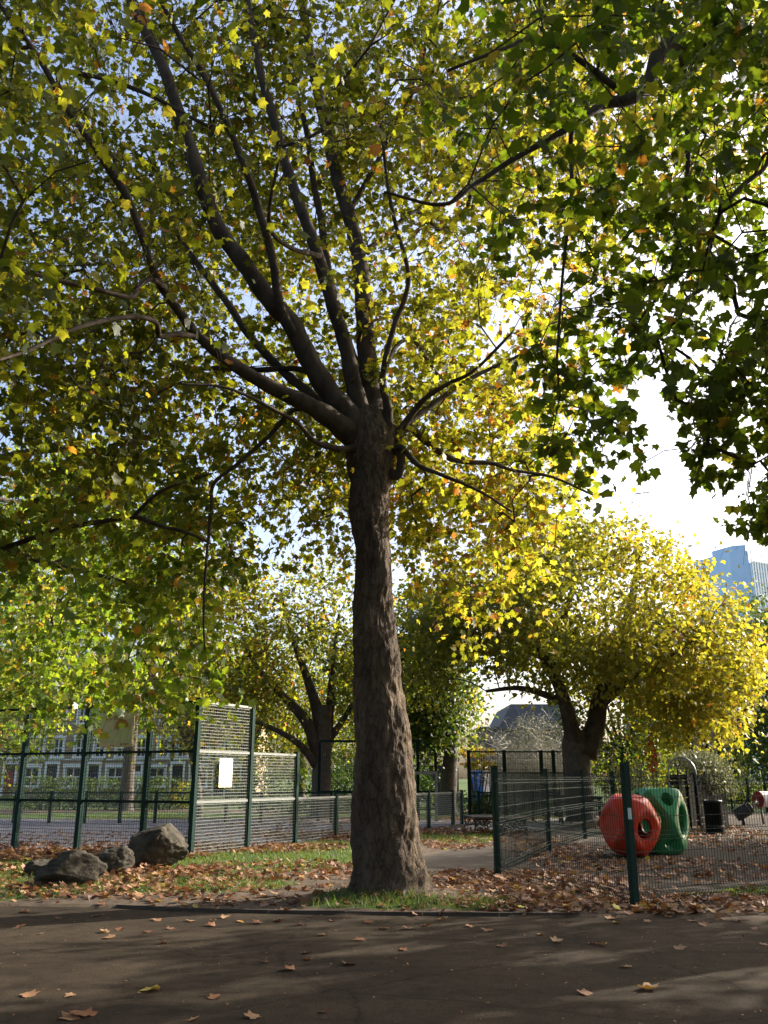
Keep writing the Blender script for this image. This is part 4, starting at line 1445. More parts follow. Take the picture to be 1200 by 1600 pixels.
def text(s, size, loc, parent, mat, name='lettering', ext=.0015):
    cu = bpy.data.curves.new('lettering', 'FONT')
    cu.body = s; cu.size = size; cu.extrude = ext; cu.align_x = 'CENTER'; cu.align_y = 'CENTER'
    o = bpy.data.objects.new('tmp', cu); COL.objects.link(o)
    dg = bpy.context.evaluated_depsgraph_get()
    me = bpy.data.meshes.new_from_object(o.evaluated_get(dg))
    bpy.data.objects.remove(o)
    me.materials.clear(); me.materials.append(mat)
    ob = link(name, me, parent, loc)
    ob.rotation_euler = (math.pi / 2, 0, 0)
    return ob


text('for Pol', .15, (-.10, -.022, .25), ban, M['print_brown'])
mono('emblem', M['print_dark'], lambda mb: (mb.box((.16, -.02, -.30), (.012, .003, .05)), mb.box((.175, -.02, -.312), (.03, .003, .012)), mb.box((.15, -.02, -.318), (.018, .003, .01))), ban)
mono('small_print', M['print_dark'], lambda mb: [mb.box((.3, -.02, -.292), (.16, .003, .009)), mb.box((.28, -.02, -.315), (.12, .003, .009)), mb.box((-.08, -.02, -.33), (.1, .003, .007))], ban)

nU = Vector((UW.y, -UW.x))
pn = C0 + UW * .93 + nU * .07
nb = thing('notice', 'plain white notice sheet with pale yellow foot on the tall corner bay', 'notice', (pn.x, pn.y, 1.6), math.atan2(UW.y, UW.x))
mono('sheet', M['paper'], lambda mb: mb.box((0, 0, .03), (.45, .008, .52)), nb)
mono('printed_foot', M['pale_yellow'], lambda mb: mb.box((0, 0, -.263), (.45, .008, .066)), nb)


# ------------------------------------------------------------------ playground fence (folded mesh panels)
pf = thing('playground_fence', 'dark green playground fence of folded wire mesh with square posts', 'fence', (2.93, 10.2, 0))
PFO = Vector((2.93, 10.2))
def pp(px, py):
    x, y = G(px, py)
    return Vector((x, y)) - PFO
pA, pB = pp(778, 1371), pp(993, 1421)
pC, pD, pE = pp(858, 1331), pp(914, 1312), pp(962, 1300)
pR = pB + Vector((2.5, 1.36)); pR2 = pR + Vector((2.4, 1.4))


def fold_panel(a, b, h, mat):
    a, b = Vector((a[0], a[1], 0)), Vector((b[0], b[1], 0))
    u = (b - a).normalized(); L = (b - a).length
    n_ = Vector((-u.y, u.x, 0))
    if n_.y > 0: n_ = -n_
    mb = MB()
    k = int(L / .05)
    zs = []
    for c_ in (.16, h * .52, h - .12):
        zs += [(c_ - .05, 0), (c_, .035), (c_ + .05, 0)]
    zs = [(.03, 0)] + zs + [(h, 0)]
    for i in range(k + 1):
        q = a + u * (L * i / k)
        mb.tube([q + Vector((0, 0, z)) + n_ * o_ for z, o_ in zs], .0034, 3, cap=False)
    hz = [(z, o_) for z, o_ in zs[1:-1]] + [(h * .27, 0), (h * .40, 0), (h * .66, 0), (h * .80, 0), (.04, 0)]
    for z, o_ in hz:
        mb.bar(a + Vector((0, 0, z)) + n_ * (o_ + .004), b + Vector((0, 0, z)) + n_ * (o_ + .004), .007)
    o = mb.build('mesh_panel', mat, pf)
    o['kind'] = 'stuff'


for p_, w in ((pA, .085), (pB, .085), (pC, .08), (pD, .08), (pE, .08), (pR, .085), (pR2, .085)):
    post(pf, p_, 1.66, w, (pB - pA).normalized(), M['green_paint'])
for a, b in ((pA, pB), (pB, pR), (pR, pR2), (pA, pC), (pC, pD), (pD, pE)):
    u = (Vector(b) - Vector(a)).normalized() * .05
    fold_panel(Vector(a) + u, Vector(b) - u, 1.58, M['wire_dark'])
# little label stuck to the near post
st = mono('sticker', M['white'], lambda mb: mb.box((pB.x + .0, pB.y - .055, 1.08), (.05, .003, .13), Matrix.Rotation(math.radians(-18), 3, 'Z')), pf)

# ------------------------------------------------------------------ boulders
def boulder(label, c, d, seed, rz=0.0, planes=11):
    r = np.random.default_rng(seed)
    bm = bmesh.new()
    bmesh.ops.create_icosphere(bm, subdivisions=5, radius=1)
    v = np.array([q.co[:] for q in bm.verts])
    for k in range(planes):
        nn = r.normal(0, 1, 3); nn /= np.linalg.norm(nn)
        dist = r.uniform(.55, .85)
        t = v @ nn
        over = np.maximum(t - dist, 0)
        v = v - nn * (over * .88)[:, None]
    v = v * (1 + .14 * (fbm(v, 1.7, seed, 4) - .5) + .09 * (fbm(v, 6, seed + 3, 4) - .5) - .10 * np.maximum(0, .10 - np.abs(fbm(v * [1, 1, 2.2], 1.9, seed + 5, 3) - .5)) / .10)[:, None]
    lo, hi = v.min(0), v.max(0)
    v = (v - (lo + hi) / 2) / (hi - lo) * np.array(d)
    v[:, 2] += d[2] * .5 - .06
    for q, co in zip(bm.verts, v): q.co = co
    me = bpy.data.meshes.new('boulder'); bm.to_mesh(me); bm.free()
    me.polygons.foreach_set('use_smooth', [True] * len(me.polygons))
    me.materials.append(M['rock'])
    o = link('boulder', me)
    o.location = c; o.rotation_euler = (0, 0, rz)
    return tag(o, label, 'boulder', 'boulders lying on the verge')


def gpt(px, py, dz=0): x, y = G(px, py); return (x, y + dz, 0)
boulder('largest rounded boulder at the foot of the court fence corner', gpt(238, 1361, .35), (1.02, .85, .80), 4, .1)
boulder('small wedge shaped boulder between the two larger ones', gpt(168, 1369, .25), (.62, .5, .50), 9, -.3)
boulder('long low jagged boulder nearest to the asphalt path', gpt(97, 1390, .3), (1.02, .65, .56), 21, .15)
boulder('flat slab like stone behind the long jagged boulder', gpt(64, 1370, .2), (.72, .55, .30), 14, .2)


# ------------------------------------------------------------------ play shapes: hollow cuboctahedra with round holes
def play_shape(name, label, mat, c, size, R, round_=0.0, holes=None):
    s2 = [(1, 1, 0), (1, -1, 0), (-1, 1, 0), (-1, -1, 0), (1, 0, 1), (1, 0, -1), (-1, 0, 1), (-1, 0, -1), (0, 1, 1), (0, 1, -1), (0, -1, 1), (0, -1, -1)]
    vs = [Vector(q).normalized() for q in s2]
    fcs = []
    for ax in range(3):
        for sg in (1, -1):
            nn = Vector([sg if i == ax else 0 for i in range(3)])
            fcs.append((nn, [q for q in vs if q.dot(nn) > .6]))
    for sx in (1, -1):
        for sy in (1, -1):
            for sz in (1, -1):
                nn = Vector((sx, sy, sz)).normalized()
                fcs.append((nn, [q for q in vs if q.dot(nn) > .8]))
    root = thing(name, label, 'play equipment', c)
    bm = bmesh.new()
    N = 48
    for nn, poly in fcs:
        ctr = sum(poly, Vector()) / len(poly)
        e1 = (poly[0] - ctr).normalized(); e2 = nn.cross(e1)
        poly = sorted(poly, key=lambda q: math.atan2((q - ctr).dot(e2), (q - ctr).dot(e1)))
        apo = min(((poly[i] + poly[(i + 1) % len(poly)]) / 2 - ctr).length for i in range(len(poly)))
        hole = apo * (.56 if holes is not None else .70 if len(poly) == 4 else .62)
        down = (R @ nn).z < -.8 or (holes is not None and not holes(nn))
        rings = []
        for fr in (1.0, .8, .5, .22, 0.0):
            ring = []
            for k in range(N):
                a = 2 * math.pi * k / N
                d_ = e1 * math.cos(a) + e2 * math.sin(a)
                # outline of the polygon in direction d_
                best = 9
                for i in range(len(poly)):
                    p, q = poly[i] - ctr, poly[(i + 1) % len(poly)] - ctr
                    ed = q - p; no = ed.cross(nn).normalized()
                    den = d_.dot(no); num = p.dot(no)
                    if den > 1e-6: best = min(best, num / den)
                rr = hole + (best - hole) * fr
                ring.append(ctr + d_ * rr)
            rings.append(ring)
        if down:
            rings.append([ctr + (q - ctr) * .02 for q in rings[-1]])
        else:
            rings.append([q * .93 - (q - ctr) * .05 for q in rings[-1]])
            rings.append([q * .86 for q in rings[-2]])
            rings.append([q * .86 for q in rings[0]])
        bv = [[bm.verts.new(q) for q in r] for r in rings]
        for r0, r1 in zip(bv[:-1], bv[1:]):
            for k in range(N):
                bm.faces.new((r0[k], r0[(k + 1) % N], r1[(k + 1) % N], r1[k]))
    for v in bm.verts:
        L = v.co.length
        # soften corners: pull towards a super-ellipsoid
        tgt = v.co.normalized() * (.88 if L > .8 else L)
        out = max(0, L - .86) / .14
        v.co = v.co.lerp(tgt, round_ if L > .78 else round_ * .8) * 1.0
        if out > 0 and round_ < .5:
            v.co *= 1 - .05 * out * out
    bmesh.ops.remove_doubles(bm, verts=bm.verts, dist=.004)
    bmesh.ops.recalc_face_normals(bm, faces=bm.faces)
    for v in bm.verts:
        v.co = R @ v.co
    lo = min(v.co.z for v in bm.verts); w = max(v.co.x for v in bm.verts) - min(v.co.x for v in bm.verts); hh = max(v.co.z for v in bm.verts) - lo
    for v in bm.verts:
        v.co = Vector((v.co.x * size[0] / w, v.co.y * size[0] / w, (v.co.z - lo) * size[1] / hh))
    me = bpy.data.meshes.new('shell'); bm.to_mesh(me); bm.free()
    me.polygons.foreach_set('use_smooth', [True] * len(me.polygons))
    me.materials.append(mat)
    o = link('shell', me, root)
    o.modifiers.new('edge', 'EDGE_SPLIT').split_angle = math.radians(50)
    # seam flange round the middle
    return root


Rg = Matrix.Rotation(math.radians(54), 3, 'Z')
gxy = (5.72, 19.35)
play_shape('climbing_shape', 'green hollow moulded climbing cube with round holes', M['green'], (gxy[0], gxy[1], .015), (1.34, 1.28), Rg, .10)
Ro = Matrix.Rotation(math.radians(24), 3, 'Z') @ Matrix.Rotation(math.radians(8), 3, 'X')
play_shape('climbing_shape', 'orange red rounded hollow climbing shape with round holes', M['orange'], (4.90, 18.55, .015), (1.12, 1.18), Ro, .72, lambda nn: nn.x > .9 or nn.y < -.9)

# ------------------------------------------------------------------ ivy arch / tunnel, bin, drums
Ya = 26.8
ax0 = X_(1066, Ya)
arch = thing('garden_arch', 'dark arched tunnel overgrown with ivy behind the green climbing cube', 'arch', (ax0, Ya, 0), math.radians(-40))
for i, yy in enumerate((0, .7, 1.4, 2.1)):
    def hoop(mb, yy=yy):
        pts = [(-.42, yy, 0), (-.43, yy, .8), (-.42, yy, 1.5)] + [(.42 * math.cos(t), yy, 1.6 + .48 * math.sin(t)) for t in np.linspace(math.pi * .93, math.pi * .07, 10)] + [(.42, yy, 1.5), (.43, yy, .8), (.42, yy, 0)]
        mb.tube(pts, .028, 6)
    mono('hoop', M['galv'] if i == 0 else M['iron'], hoop, arch, smooth=True)
for sx in (-1, 1):
    for z in np.arange(.15, 1.6, .17):
        mono('slat', M['dark_timber'], lambda mb: mb.box((sx * .46, 1.05, z), (.02, 2.1, .15)), arch)
pos = np.concatenate([ellip(2600, (0, 1.1, 2.0), (.7, 1.3, .35), .2), ellip(1600, (.55, 1.3, 1.6), (.3, 1.2, .55), .2), ellip(500, (.5, 2.4, 1.3), (.3, .3, .5), .2)])
k = len(pos)
iv = leaf_cloud('ivy', pos, rng.normal(0, .6, (k, 3)) + [0, 0, -.4], rng.normal(0, .6, (k, 3)) + [0, -.2, .6], .06 * rng.uniform(.6, 1.3, k), np.clip(rng.normal(.45, .25, k), 0, 1), M['leaf_grey'], arch, (0, 0, 0))
iv.name = 'ivy'

Yb = 25.8
lb = thing('planter_tub', 'dark wooden slatted tub standing right of the ivy arch', 'tub', (X_(1109, Yb), Yb, 0))
for k in range(16):
    a = 2 * math.pi * k / 16
    R_ = Matrix.Rotation(a, 3, 'Z')
    mono('slat', M['dark_timber'], lambda mb: mb.box(R_ @ Vector((.225, 0, .43)), (.03, .083, .86), R_), lb)
mono('rim', M['iron'], lambda mb: mb.lathe([(.20, .84), (.255, .84), (.262, .87), (.255, .90), (.20, .90), (.20, .84)], 24), lb, smooth=True)
mono('hoop', M['iron'], lambda mb: mb.lathe([(.235, .20), (.246, .20), (.246, .25), (.235, .25)], 24), lb)
mono('soil', M['dark_void'], lambda mb: mb.lathe([(.0, .80), (.21, .80)], 24), lb)

Yd = 31.0
dr = thing('play_drum', 'white play drum with dull red end on a grey post at the right edge', 'play equipment', (X_(1196, Yd), Yd, 0))
ctr = P(1184, 1249, Yd) - Vector((X_(1196, Yd), Yd, 0))
Mx = Matrix.Translation(ctr) @ Matrix.Rotation(math.radians(20), 4, 'Z') @ Matrix.Rotation(math.radians(90), 4, 'Y')
mono('drum_body', M['white'], lambda mb: mb.lathe([(.252, .03), (.256, .05), (.256, .78), (.252, .80), (0, .80)], 32, Mx), dr, smooth=True)
mono('drum_end', M['red'], lambda mb: mb.lathe([(0, 0), (.255, 0), (.266, .015), (.266, .045), (.258, .05)], 32, Mx), dr)
def marks(mb):
    for i in range(4):
        for j in range(3):
            if (i + j) % 3 == 2: continue
            a = math.radians(-150 + j * 16)
            Rk = Mx @ Matrix.Rotation(a, 4, 'Z') @ Matrix.Translation((.2575, 0, .16 + i * .07))
            mb.box(Rk.to_translation(), (.004, .045, .03), Rk.to_3x3())
mono('red_marks', M['red'], marks, dr)
mono('post', M['galv'], lambda mb: mb.tube([(ctr.x + .12, ctr.y + .05, 0), (ctr.x + .1, ctr.y + .05, ctr.z - .26)], .04, 10), dr, smooth=True)
mono('handle', M['galv'], lambda mb: mb.tube([ctr + Vector((-.02, -.04, .02)), ctr + Vector((-.16, -.3, -.16))], .035, 10), dr, smooth=True)
Ye = 30.3
dk = thing('play_drum', 'black tilted play drum hanging beside the red ended drum', 'play equipment', (X_(1163, Ye), Ye, 0))
c2 = P(1161, 1268, Ye) - Vector((X_(1163, Ye), Ye, 0))
M2 = Matrix.Translation(c2) @ Matrix.Rotation(math.radians(62), 4, 'Y') @ Matrix.Rotation(math.radians(10), 4, 'X')
mono('drum_body', M['black_plastic'], lambda mb: mb.lathe([(0, -.28), (.19, -.28), (.2, -.27), (.205, -.02), (.212, 0), (.205, .02), (.2, .16), (.19, .17), (.12, .17)], 28, M2), dk)
mono('drum_neck', M['black_plastic'], lambda mb: mb.lathe([(.16, .19), (.17, .2), (.17, .30), (.16, .31), (0, .31)], 28, M2), dk)
mono('rim', M['galv'], lambda mb: mb.lathe([(.19, .172), (.215, .172), (.215, .188), (.19, .188)], 28, M2), dk)
mono('pole', M['galv'], lambda mb: mb.tube([c2 + Vector((.3, -.02, .1)), c2 + Vector((.44, -.06, .34))], .035, 10), dk, smooth=True)
mono('post', M['iron'], lambda mb: mb.tube([(c2.x - .02, c2.y, -.02), (c2.x - .02, c2.y, c2.z - .16)], .05, 10), dk, smooth=True)

# rail fence beyond the lawn
Yr = 41.5
rf = thing('rail_fence', 'thin pale topped rail fence in front of the dark hedge at the right', 'fence', (X_(1085, Yr), Yr, 0))
xs = [X_(px, Yr) - X_(1085, Yr) for px in (1085, 1112, 1139, 1166, 1193, 1220)]
for x_ in xs:
    post(rf, (x_, 0), 1.5, .07, (1, 0), M['fence_dark'], cap=False)
for a, b in zip(xs[:-1], xs[1:]):
    rail(rf, (a + .04, 0), (b - .04, 0), 1.3, .05, M['galv'])
    rail(rf, (a + .04, 0), (b - .04, 0), .5, .04, M['fence_dark'])

# ------------------------------------------------------------------ benches with cast iron ends
def bench(label, px, py, rz):
    x, y = G(px, py)
    b = thing('bench', label, 'bench', (x, y + .75, .02), rz, 'backless benches on the paved strip')
    for sy in (-.72, .72):
        def iron(mb, sy=sy):
            w = .34
            for s in (-1, 1):
                mb.tube([(s * (w + .03), sy, 0), (s * w, sy, .10), (s * (w - .02), sy, .2), (s * w, sy, .37)], [.026, .02, .018, .024], 8)
                mb.tube([(s * (w + .06), sy, .01), (s * (w + .02), sy, .012)], .022, 6)
            mb.bar((-w, sy, .375), (w, sy, .375), .03)
            mb.tube([(-w, sy, .20), (-.2, sy, .16), (-.08, sy, .19), (0, sy, .13), (.08, sy, .19), (.2, sy, .16), (w, sy, .20)], .014, 6)
            for k in range(5):
                cx = -.26 + k * .13
                mb.tube([(cx + .055 * math.cos(t), sy, .29 + .075 * math.sin(t)) for t in np.linspace(0, 2 * math.pi, 13)], .012, 5, cap=False)
        mono('end_frame', M['iron'], iron, b, smooth=True)
    for k in range(5):
        mono('slat', M['timber'], lambda mb: mb.box((-.31 + k * .155, 0, .415), (.14, 1.7, .045)), b, bevel=.006)
    mono('stretcher', M['iron'], lambda mb: mb.bar((0, -.72, .2), (0, .72, .2), .025), b)
    return b


bench('backless bench with ornate iron ends left of the near fence corner post', 757, 1304, math.radians(6))
bench('backless bench with ornate iron ends right of the near fence corner post', 809, 1306, math.radians(-10))
# far park bench
Yp = 31.5
pb = thing('park_bench', 'dark park bench standing below the yellow plane tree', 'bench', (X_(905, Yp), Yp, 0))
for k in range(4):
    mono('slat', M['timber'], lambda mb: mb.box((0, -.2 + k * .13, .43), (1.6, .11, .04)), pb)
for k in range(3):
    mono('slat', M['timber'], lambda mb: mb.box((0, .28, .58 + k * .12), (1.6, .035, .1)), pb)
for s in (-.7, .7):
    mono('leg', M['iron'], lambda mb: (mb.box((s, -.18, .2), (.06, .06, .4)), mb.box((s, .29, .43), (.06, .04, .86)), mb.box((s, .05, .385), (.05, .5, .045))), pb)

# ------------------------------------------------------------------ portable toilet, van
Yt = 56.0
pt = thing('portable_toilet', 'blue portable toilet with pale roof beyond the court', 'portable toilet', (X_(748, Yt), Yt, 0), math.radians(-30))
mono('cabin', M['navy'], lambda mb: mb.box((0, 0, 1.05), (1.0, 1.0, 2.0)), pt, bevel=.03)
def dor(mb):
    mb.box((0, -.52, 1.02), (.86, .03, 1.86))
    for k in range(3): mb.box((-.28 + k * .28, -.54, 1.0), (.2, .02, 1.6))
mono('door', M['blue_door'], dor, pt)
mono('wall_panel', M['navy'], lambda mb: [mb.box((-.515, -.3 + k * .3, 1.0), (.03, .2, 1.6)) for k in range(3)], pt)
mono('roof', M['white'], lambda mb: mb.prism([(-.56, 2.06), (.56, 2.06), (.52, 2.16), (.3, 2.27), (-.3, 2.27), (-.52, 2.16)], -.56, .56, Matrix.Rotation(math.pi / 2, 4, 'X')), pt)

Yv = 47.0
van = thing('parked_van', 'dark parked van half hidden behind the dark tree trunk', 'van', (X_(712, Yv) - 2.2, Yv, 0), math.radians(8))
side = [(-2.3, .35), (2.2, .35), (2.2, 2.0), (1.9, 2.1), (-.9, 2.1), (-1.35, 1.95), (-1.9, 1.25), (-2.3, 1.08)]
mono('body', M['van'], lambda mb: mb.prism(side, -.92, .92, Matrix.Rotation(math.pi / 2, 4, 'X')), van, bevel=.04)
mono('side_window', M['glass'], lambda mb: mb.prism([(-1.65, 1.28), (-.75, 1.28), (-.75, 1.85), (-1.22, 1.85)], .925, .935, Matrix.Rotation(math.pi / 2, 4, 'X')), van)
mono('windscreen', M['glass'], lambda mb: mb.bar((-1.93, 0, 1.28), (-1.42, 0, 1.93), 1.6, .02), van)
for s in (-.72, .72):
    mono('headlight', M['white'], lambda mb: mb.box((-2.3, s, .86), (.05, .3, .2)), van, bevel=.01)
for x_ in (-1.5, 1.45):
    for s in (-.9, .9):
        Mw = Matrix.Translation((x_, s, .36)) @ Matrix.Rotation(math.pi / 2, 4, 'X')
        w = mono('wheel', M['tyre'], lambda mb: mb.lathe([(.2, -.1), (.34, -.1), (.36, -.06), (.36, .06), (.34, .1), (.2, .1)], 20, Mw), van)
        mono('rim', M['galv'], lambda mb: mb.lathe([(0, -.08), (.2, -.1), (.2, .1), (0, .08)], 16, Mw), w)
mono('bumper', M['black_plastic'], lambda mb: mb.box((-2.32, 0, .48), (.12, 1.7, .2)), van)

# ------------------------------------------------------------------ terrace of brick houses
Yh = 78.0
HW = 65.5 * Yh / F
def house(i, label, door_col):
    x0 = X_(-62 + i * 65.5, Yh)
    h = thing('terraced_house', label, 'house', (x0 + HW / 2, Yh, 0), group='brick terrace behind the court')
    W = HW - .012
    zr = 9.4
    # openings: (x, z0, z1, w)
    ops = [(-.95, 2.9 + .25, 4.75, .85), (.95, 2.9 + .25, 4.75, .85), (-.95, 5.95, 7.35, .8), (.95, 5.95, 7.35, .8), (.55, .75, 2.35, 1.35), (-1.25, 0, 2.45, .9)]
    def wall(mb):
        xsb = sorted({-W / 2, W / 2} | {o[0] - o[3] / 2 for o in ops} | {o[0] + o[3] / 2 for o in ops})
        zsb = sorted({0, zr} | {o[1] for o in ops} | {o[2] for o in ops})
        for xa, xb in zip(xsb[:-1], xsb[1:]):
            for za, zb in zip(zsb[:-1], zsb[1:]):
                cx_, cz = (xa + xb) / 2, (za + zb) / 2
                if any(abs(cx_ - o[0]) < o[3] / 2 and o[1] < cz < o[2] for o in ops): continue
                mb.add([(xa, 0, za), (xb, 0, za), (xb, 0, zb), (xa, 0, zb)], [(0, 1, 2, 3)])
        for o in ops:
            xa, xb = o[0] - o[3] / 2, o[0] + o[3] / 2
            mb.add([(xa, 0, o[1]), (xb, 0, o[1]), (xb, 0, o[2]), (xa, 0, o[2]), (xa, .2, o[1]), (xb, .2, o[1]), (xb, .2, o[2]), (xa, .2, o[2])], [(0, 4, 5, 1), (1, 5, 6, 2), (2, 6, 7, 3), (3, 7, 4, 0)])
        mb.add([(-W / 2, 0, 0), (W / 2, 0, 0), (W / 2, 8, 0), (-W / 2, 8, 0), (-W / 2, 0, zr), (W / 2, 0, zr), (W / 2, 8, zr), (-W / 2, 8, zr)], [(1, 2, 6, 5), (2, 3, 7, 6), (3, 0, 4, 7)])
    mono('wall', M['brick'], wall, h)
    for j, o in enumerate(ops[:5]):
        cx_, z0, z1, w = o
        def fr(mb):
            t = .11
            zm = (z0 + z1) / 2
            mb.box((cx_ - w / 2 + t / 2, .12, zm), (t, .08, z1 - z0)); mb.box((cx_ + w / 2 - t / 2, .12, zm), (t, .08, z1 - z0))
            mb.box((cx_, .12, z1 - t / 2), (w - 2 * t, .08, t)); mb.box((cx_, .12, z0 + t / 2), (w - 2 * t, .08, t))
            mb.box((cx_, .115, zm), (w - 2 * t, .07, .09)); mb.box((cx_, .118, zm), (.07, .06, z1 - z0 - 2 * t))
            s_ = .16
            mb.box((cx_ - w / 2 - s_ / 2, -.035, zm), (s_, .07, z1 - z0)); mb.box((cx_ + w / 2 + s_ / 2, -.035, zm), (s_, .07, z1 - z0))
            mb.box((cx_, -.045, z1 + .14), (w + 2 * s_ + .1, .09, .28))
        wd = mono('window', M['white'], fr, h)
        mono('pane', M['glass'], lambda mb: mb.box((cx_, .17, (z0 + z1) / 2), (w - .02, .02, z1 - z0 - .02)), wd)
        mono('sill', M['white'], lambda mb: mb.box((cx_, -.09, z0 - .07), (w + .42, .18, .13)), wd)
    dz = mono('door', M[door_col], lambda mb: mb.box((-1.25, .14, 1.02), (.88, .06, 2.0)), h)
    mono('fanlight', M['glass'], lambda mb: mb.box((-1.25, .16, 2.24), (.86, .03, .36)), dz)
    mono('door_case', M['white'], lambda mb: (mb.box((-1.78, -.05, 1.3), (.17, .12, 2.6)), mb.box((-.72, -.05, 1.3), (.17, .12, 2.6)), mb.box((-1.25, -.07, 2.72), (1.3, .18, .22))), h)
    mono('cornice', M['white'], lambda mb: (mb.box((0, -.1, zr - .12), (W, .2, .24)), mb.box((0, -.02, 2.98), (W, .04, .1))), h)
    mono('roof', M['slate'], lambda mb: mb.add([(-W / 2, -.15, zr), (W / 2, -.15, zr), (W / 2, 4, zr + 2.2), (-W / 2, 4, zr + 2.2), (-W / 2, 8.1, zr), (W / 2, 8.1, zr)], [(0, 1, 2, 3), (3, 2, 5, 4), (0, 3, 4), (1, 5, 2)]), h)
    mono('chimney', M['brick'], lambda mb: mb.box((W / 2 - .35, 4, zr + 2.3), (.68, 1.3, 1.9)), h)


hl = ['leftmost brick house of the terrace, mostly behind leaves', 'brick house with a red front door seen past the second fence post', 'brick house with white window surrounds left of the printed banner', 'brick house seen right below the printed banner',
      'brick house seen left of the straight plane trunk', 'rightmost brick house seen through the corner bay of the fence', 'brick house beyond the corner bay behind the leaning tree']
hl[4] = 'brick house between the straight plane trunk and the leaning forked tree'
for i in range(7):
    house(i, hl[i], ['navy', 'red', 'van', 'navy', 'white', 'van', 'navy'][i])

# slate building behind the thicket
Ys = 62.0
sb = thing('slate_building', 'dark grey building with steep slate gable behind the pale thicket', 'building', (X_(800, Ys), Ys, 0))
wL, wR = X_(752, Ys) - X_(800, Ys), X_(905, Ys) - X_(800, Ys)
zt = Z_(1137, Ys); zp = Z_(1100, Ys)
mono('wall', M['dark_wall'], lambda mb: mb.box(((wL + wR) / 2, 4, zt / 2 - .1), (wR - wL, 8, zt)), sb)
gA, gB, gC = X_(781, Ys) - X_(800, Ys), X_(803, Ys) - X_(800, Ys), wR
mono('roof', M['slate'], lambda mb: mb.add([(gA, -.2, zt - .08), (gB, .1, zp), (gC, .1, zp), (gC, -.2, zt - .08), (gA, 8.2, zt - .08), (gB, 8, zp), (gC, 8, zp), (gC, 8.2, zt - .08)], [(0, 3, 2, 1), (4, 5, 6, 7), (0, 1, 5, 4), (1, 2, 6, 5), (2, 3, 7, 6)]), sb)
mono('parapet', M['slate'], lambda mb: mb.box(((wL + gA) / 2, 4, zt - .02), (gA - wL + .1, 8.2, .18)), sb)

# church
Yk = 56.0
ch = thing('church', 'dark stone church wall with tall pointed windows behind the ivy arch', 'church', (X_(1090, Yk), Yk, 0))
cL, cR = X_(1012, Yk) - X_(1090, Yk), X_(1162, Yk) - X_(1090, Yk)
wins = [(X_(px, Yk) - X_(1090, Yk), z0, z1, w) for px, z0, z1, w in ((1058, 2.2, 4.6, .6), (1104, 2.2, 4.2, .55), (1128, 2.0, 3.2, .45), (1150, 2.2, 4.2, .5), (1080, 2.2, 4.6, .5))]
mono('wall', M['stone'], lambda mb: mb.box(((cL + cR) / 2, 2.2, 3.5), (cR - cL, 4, 7.2)), ch)
mono('gable', M['stone'], lambda mb: mb.prism([(cL, 7.1), (cL + 3.4, 7.1), (cL + 1.7, 9.6)], -.25, -4.2, Matrix.Rotation(math.pi / 2, 4, 'X')), ch)
for wx, z0, z1, w in wins:
    def parch(mb, k=1.0, yy=0.15, yd=.03):
        poly = [(wx - w / 2 * k, z0), (wx + w / 2 * k, z0), (wx + w / 2 * k, z1 - w)] + [(wx + w / 2 * k - w * k * (1 - math.cos(t)), z1 - w + w * k * math.sin(t) * .95) for t in np.linspace(.2, 1.04, 5)] + \
               [(wx - w / 2 * k + w * k * (1 - math.cos(t)), z1 - w + w * k * math.sin(t) * .95) for t in np.linspace(1.04, .2, 5)] + [(wx - w / 2 * k, z1 - w)]
        mb.prism(poly, -yy, -yy + yd, Matrix.Rotation(math.pi / 2, 4, 'X'))
    wf = mono('window', M['stone'], lambda mb: parch(mb, 1.35, .19, .10), ch)
    mono('pane', M['dark_void'], lambda mb: parch(mb, 1.0, .09, .04), wf)
    mono('mullion', M['stone'], lambda mb: mb.box((wx, .04, (z0 + z1) / 2 - .1), (.06, .05, z1 - z0 - .3)), wf)
for px in (1018, 1069, 1092, 1116, 1139, 1160):
    bx = X_(px, Yk) - X_(1090, Yk)
    mono('buttress', M['stone'], lambda mb: (mb.box((bx, .0, 1.6), (.45, .7, 3.4)), mb.box((bx, .08, 4.2), (.38, .45, 1.9))), ch)

# glass tower
Yq = 320.0
q0 = P(1172, 866, Yq)
tw_ = thing('glass_tower', 'pale blue glass office tower rising behind the yellow plane at the right edge', 'tower', (q0.x, Yq, 0))
H_ = q0.z
front = Vector((.88, .47, 0)).normalized(); side_ = Vector((-.95, .31, 0)).normalized()
fw, sw = 46.0, 9.0
def box4(mb, a, u, w_, v, d_, z0, z1):
    c = [a, a + u * w_, a + u * w_ + v * d_, a + v * d_]
    mb.add([(*p_[:2], z) for z in (z0, z1) for p_ in c], [(0, 3, 2, 1), (4, 5, 6, 7), (0, 1, 5, 4), (1, 2, 6, 5), (2, 3, 7, 6), (3, 0, 4, 7)])
inn = Vector((-front.y, front.x, 0))
mono('front_block', M['tower_glass'], lambda mb: box4(mb, Vector((0, 0, 0)), front, fw, inn, 22, 0, H_ - 3), tw_)
mono('side_block', M['tower_side'], lambda mb: box4(mb, side_ * .2 + inn * .6, side_, sw * .72, inn, 18, 0, H_ + 1.5), tw_)
def mull(mb):
    for k in range(33):
        a = front * (fw * k / 32) - inn * .35
        box4(mb, a, front, .32, inn, .3, 0, H_ + 2)
mono('mullions', M['tower_white'], mull, tw_)['kind'] = 'stuff'
def spand(mb):
    z = 3.0
    while z < H_ - 2:
        box4(mb, -inn * .2, front, fw, inn, .15, z, z + (1.7 if z < H_ - 20 else .7)); z += 3.6
mono('floor_bands', M['tower_white'], spand, tw_)['kind'] = 'stuff'
mono('parapet', M['tower_side'], lambda mb: box4(mb, side_ * .4 + inn * 1.2, side_, sw * .5, inn, 10, H_ + 1.5, H_ + 4), tw_)

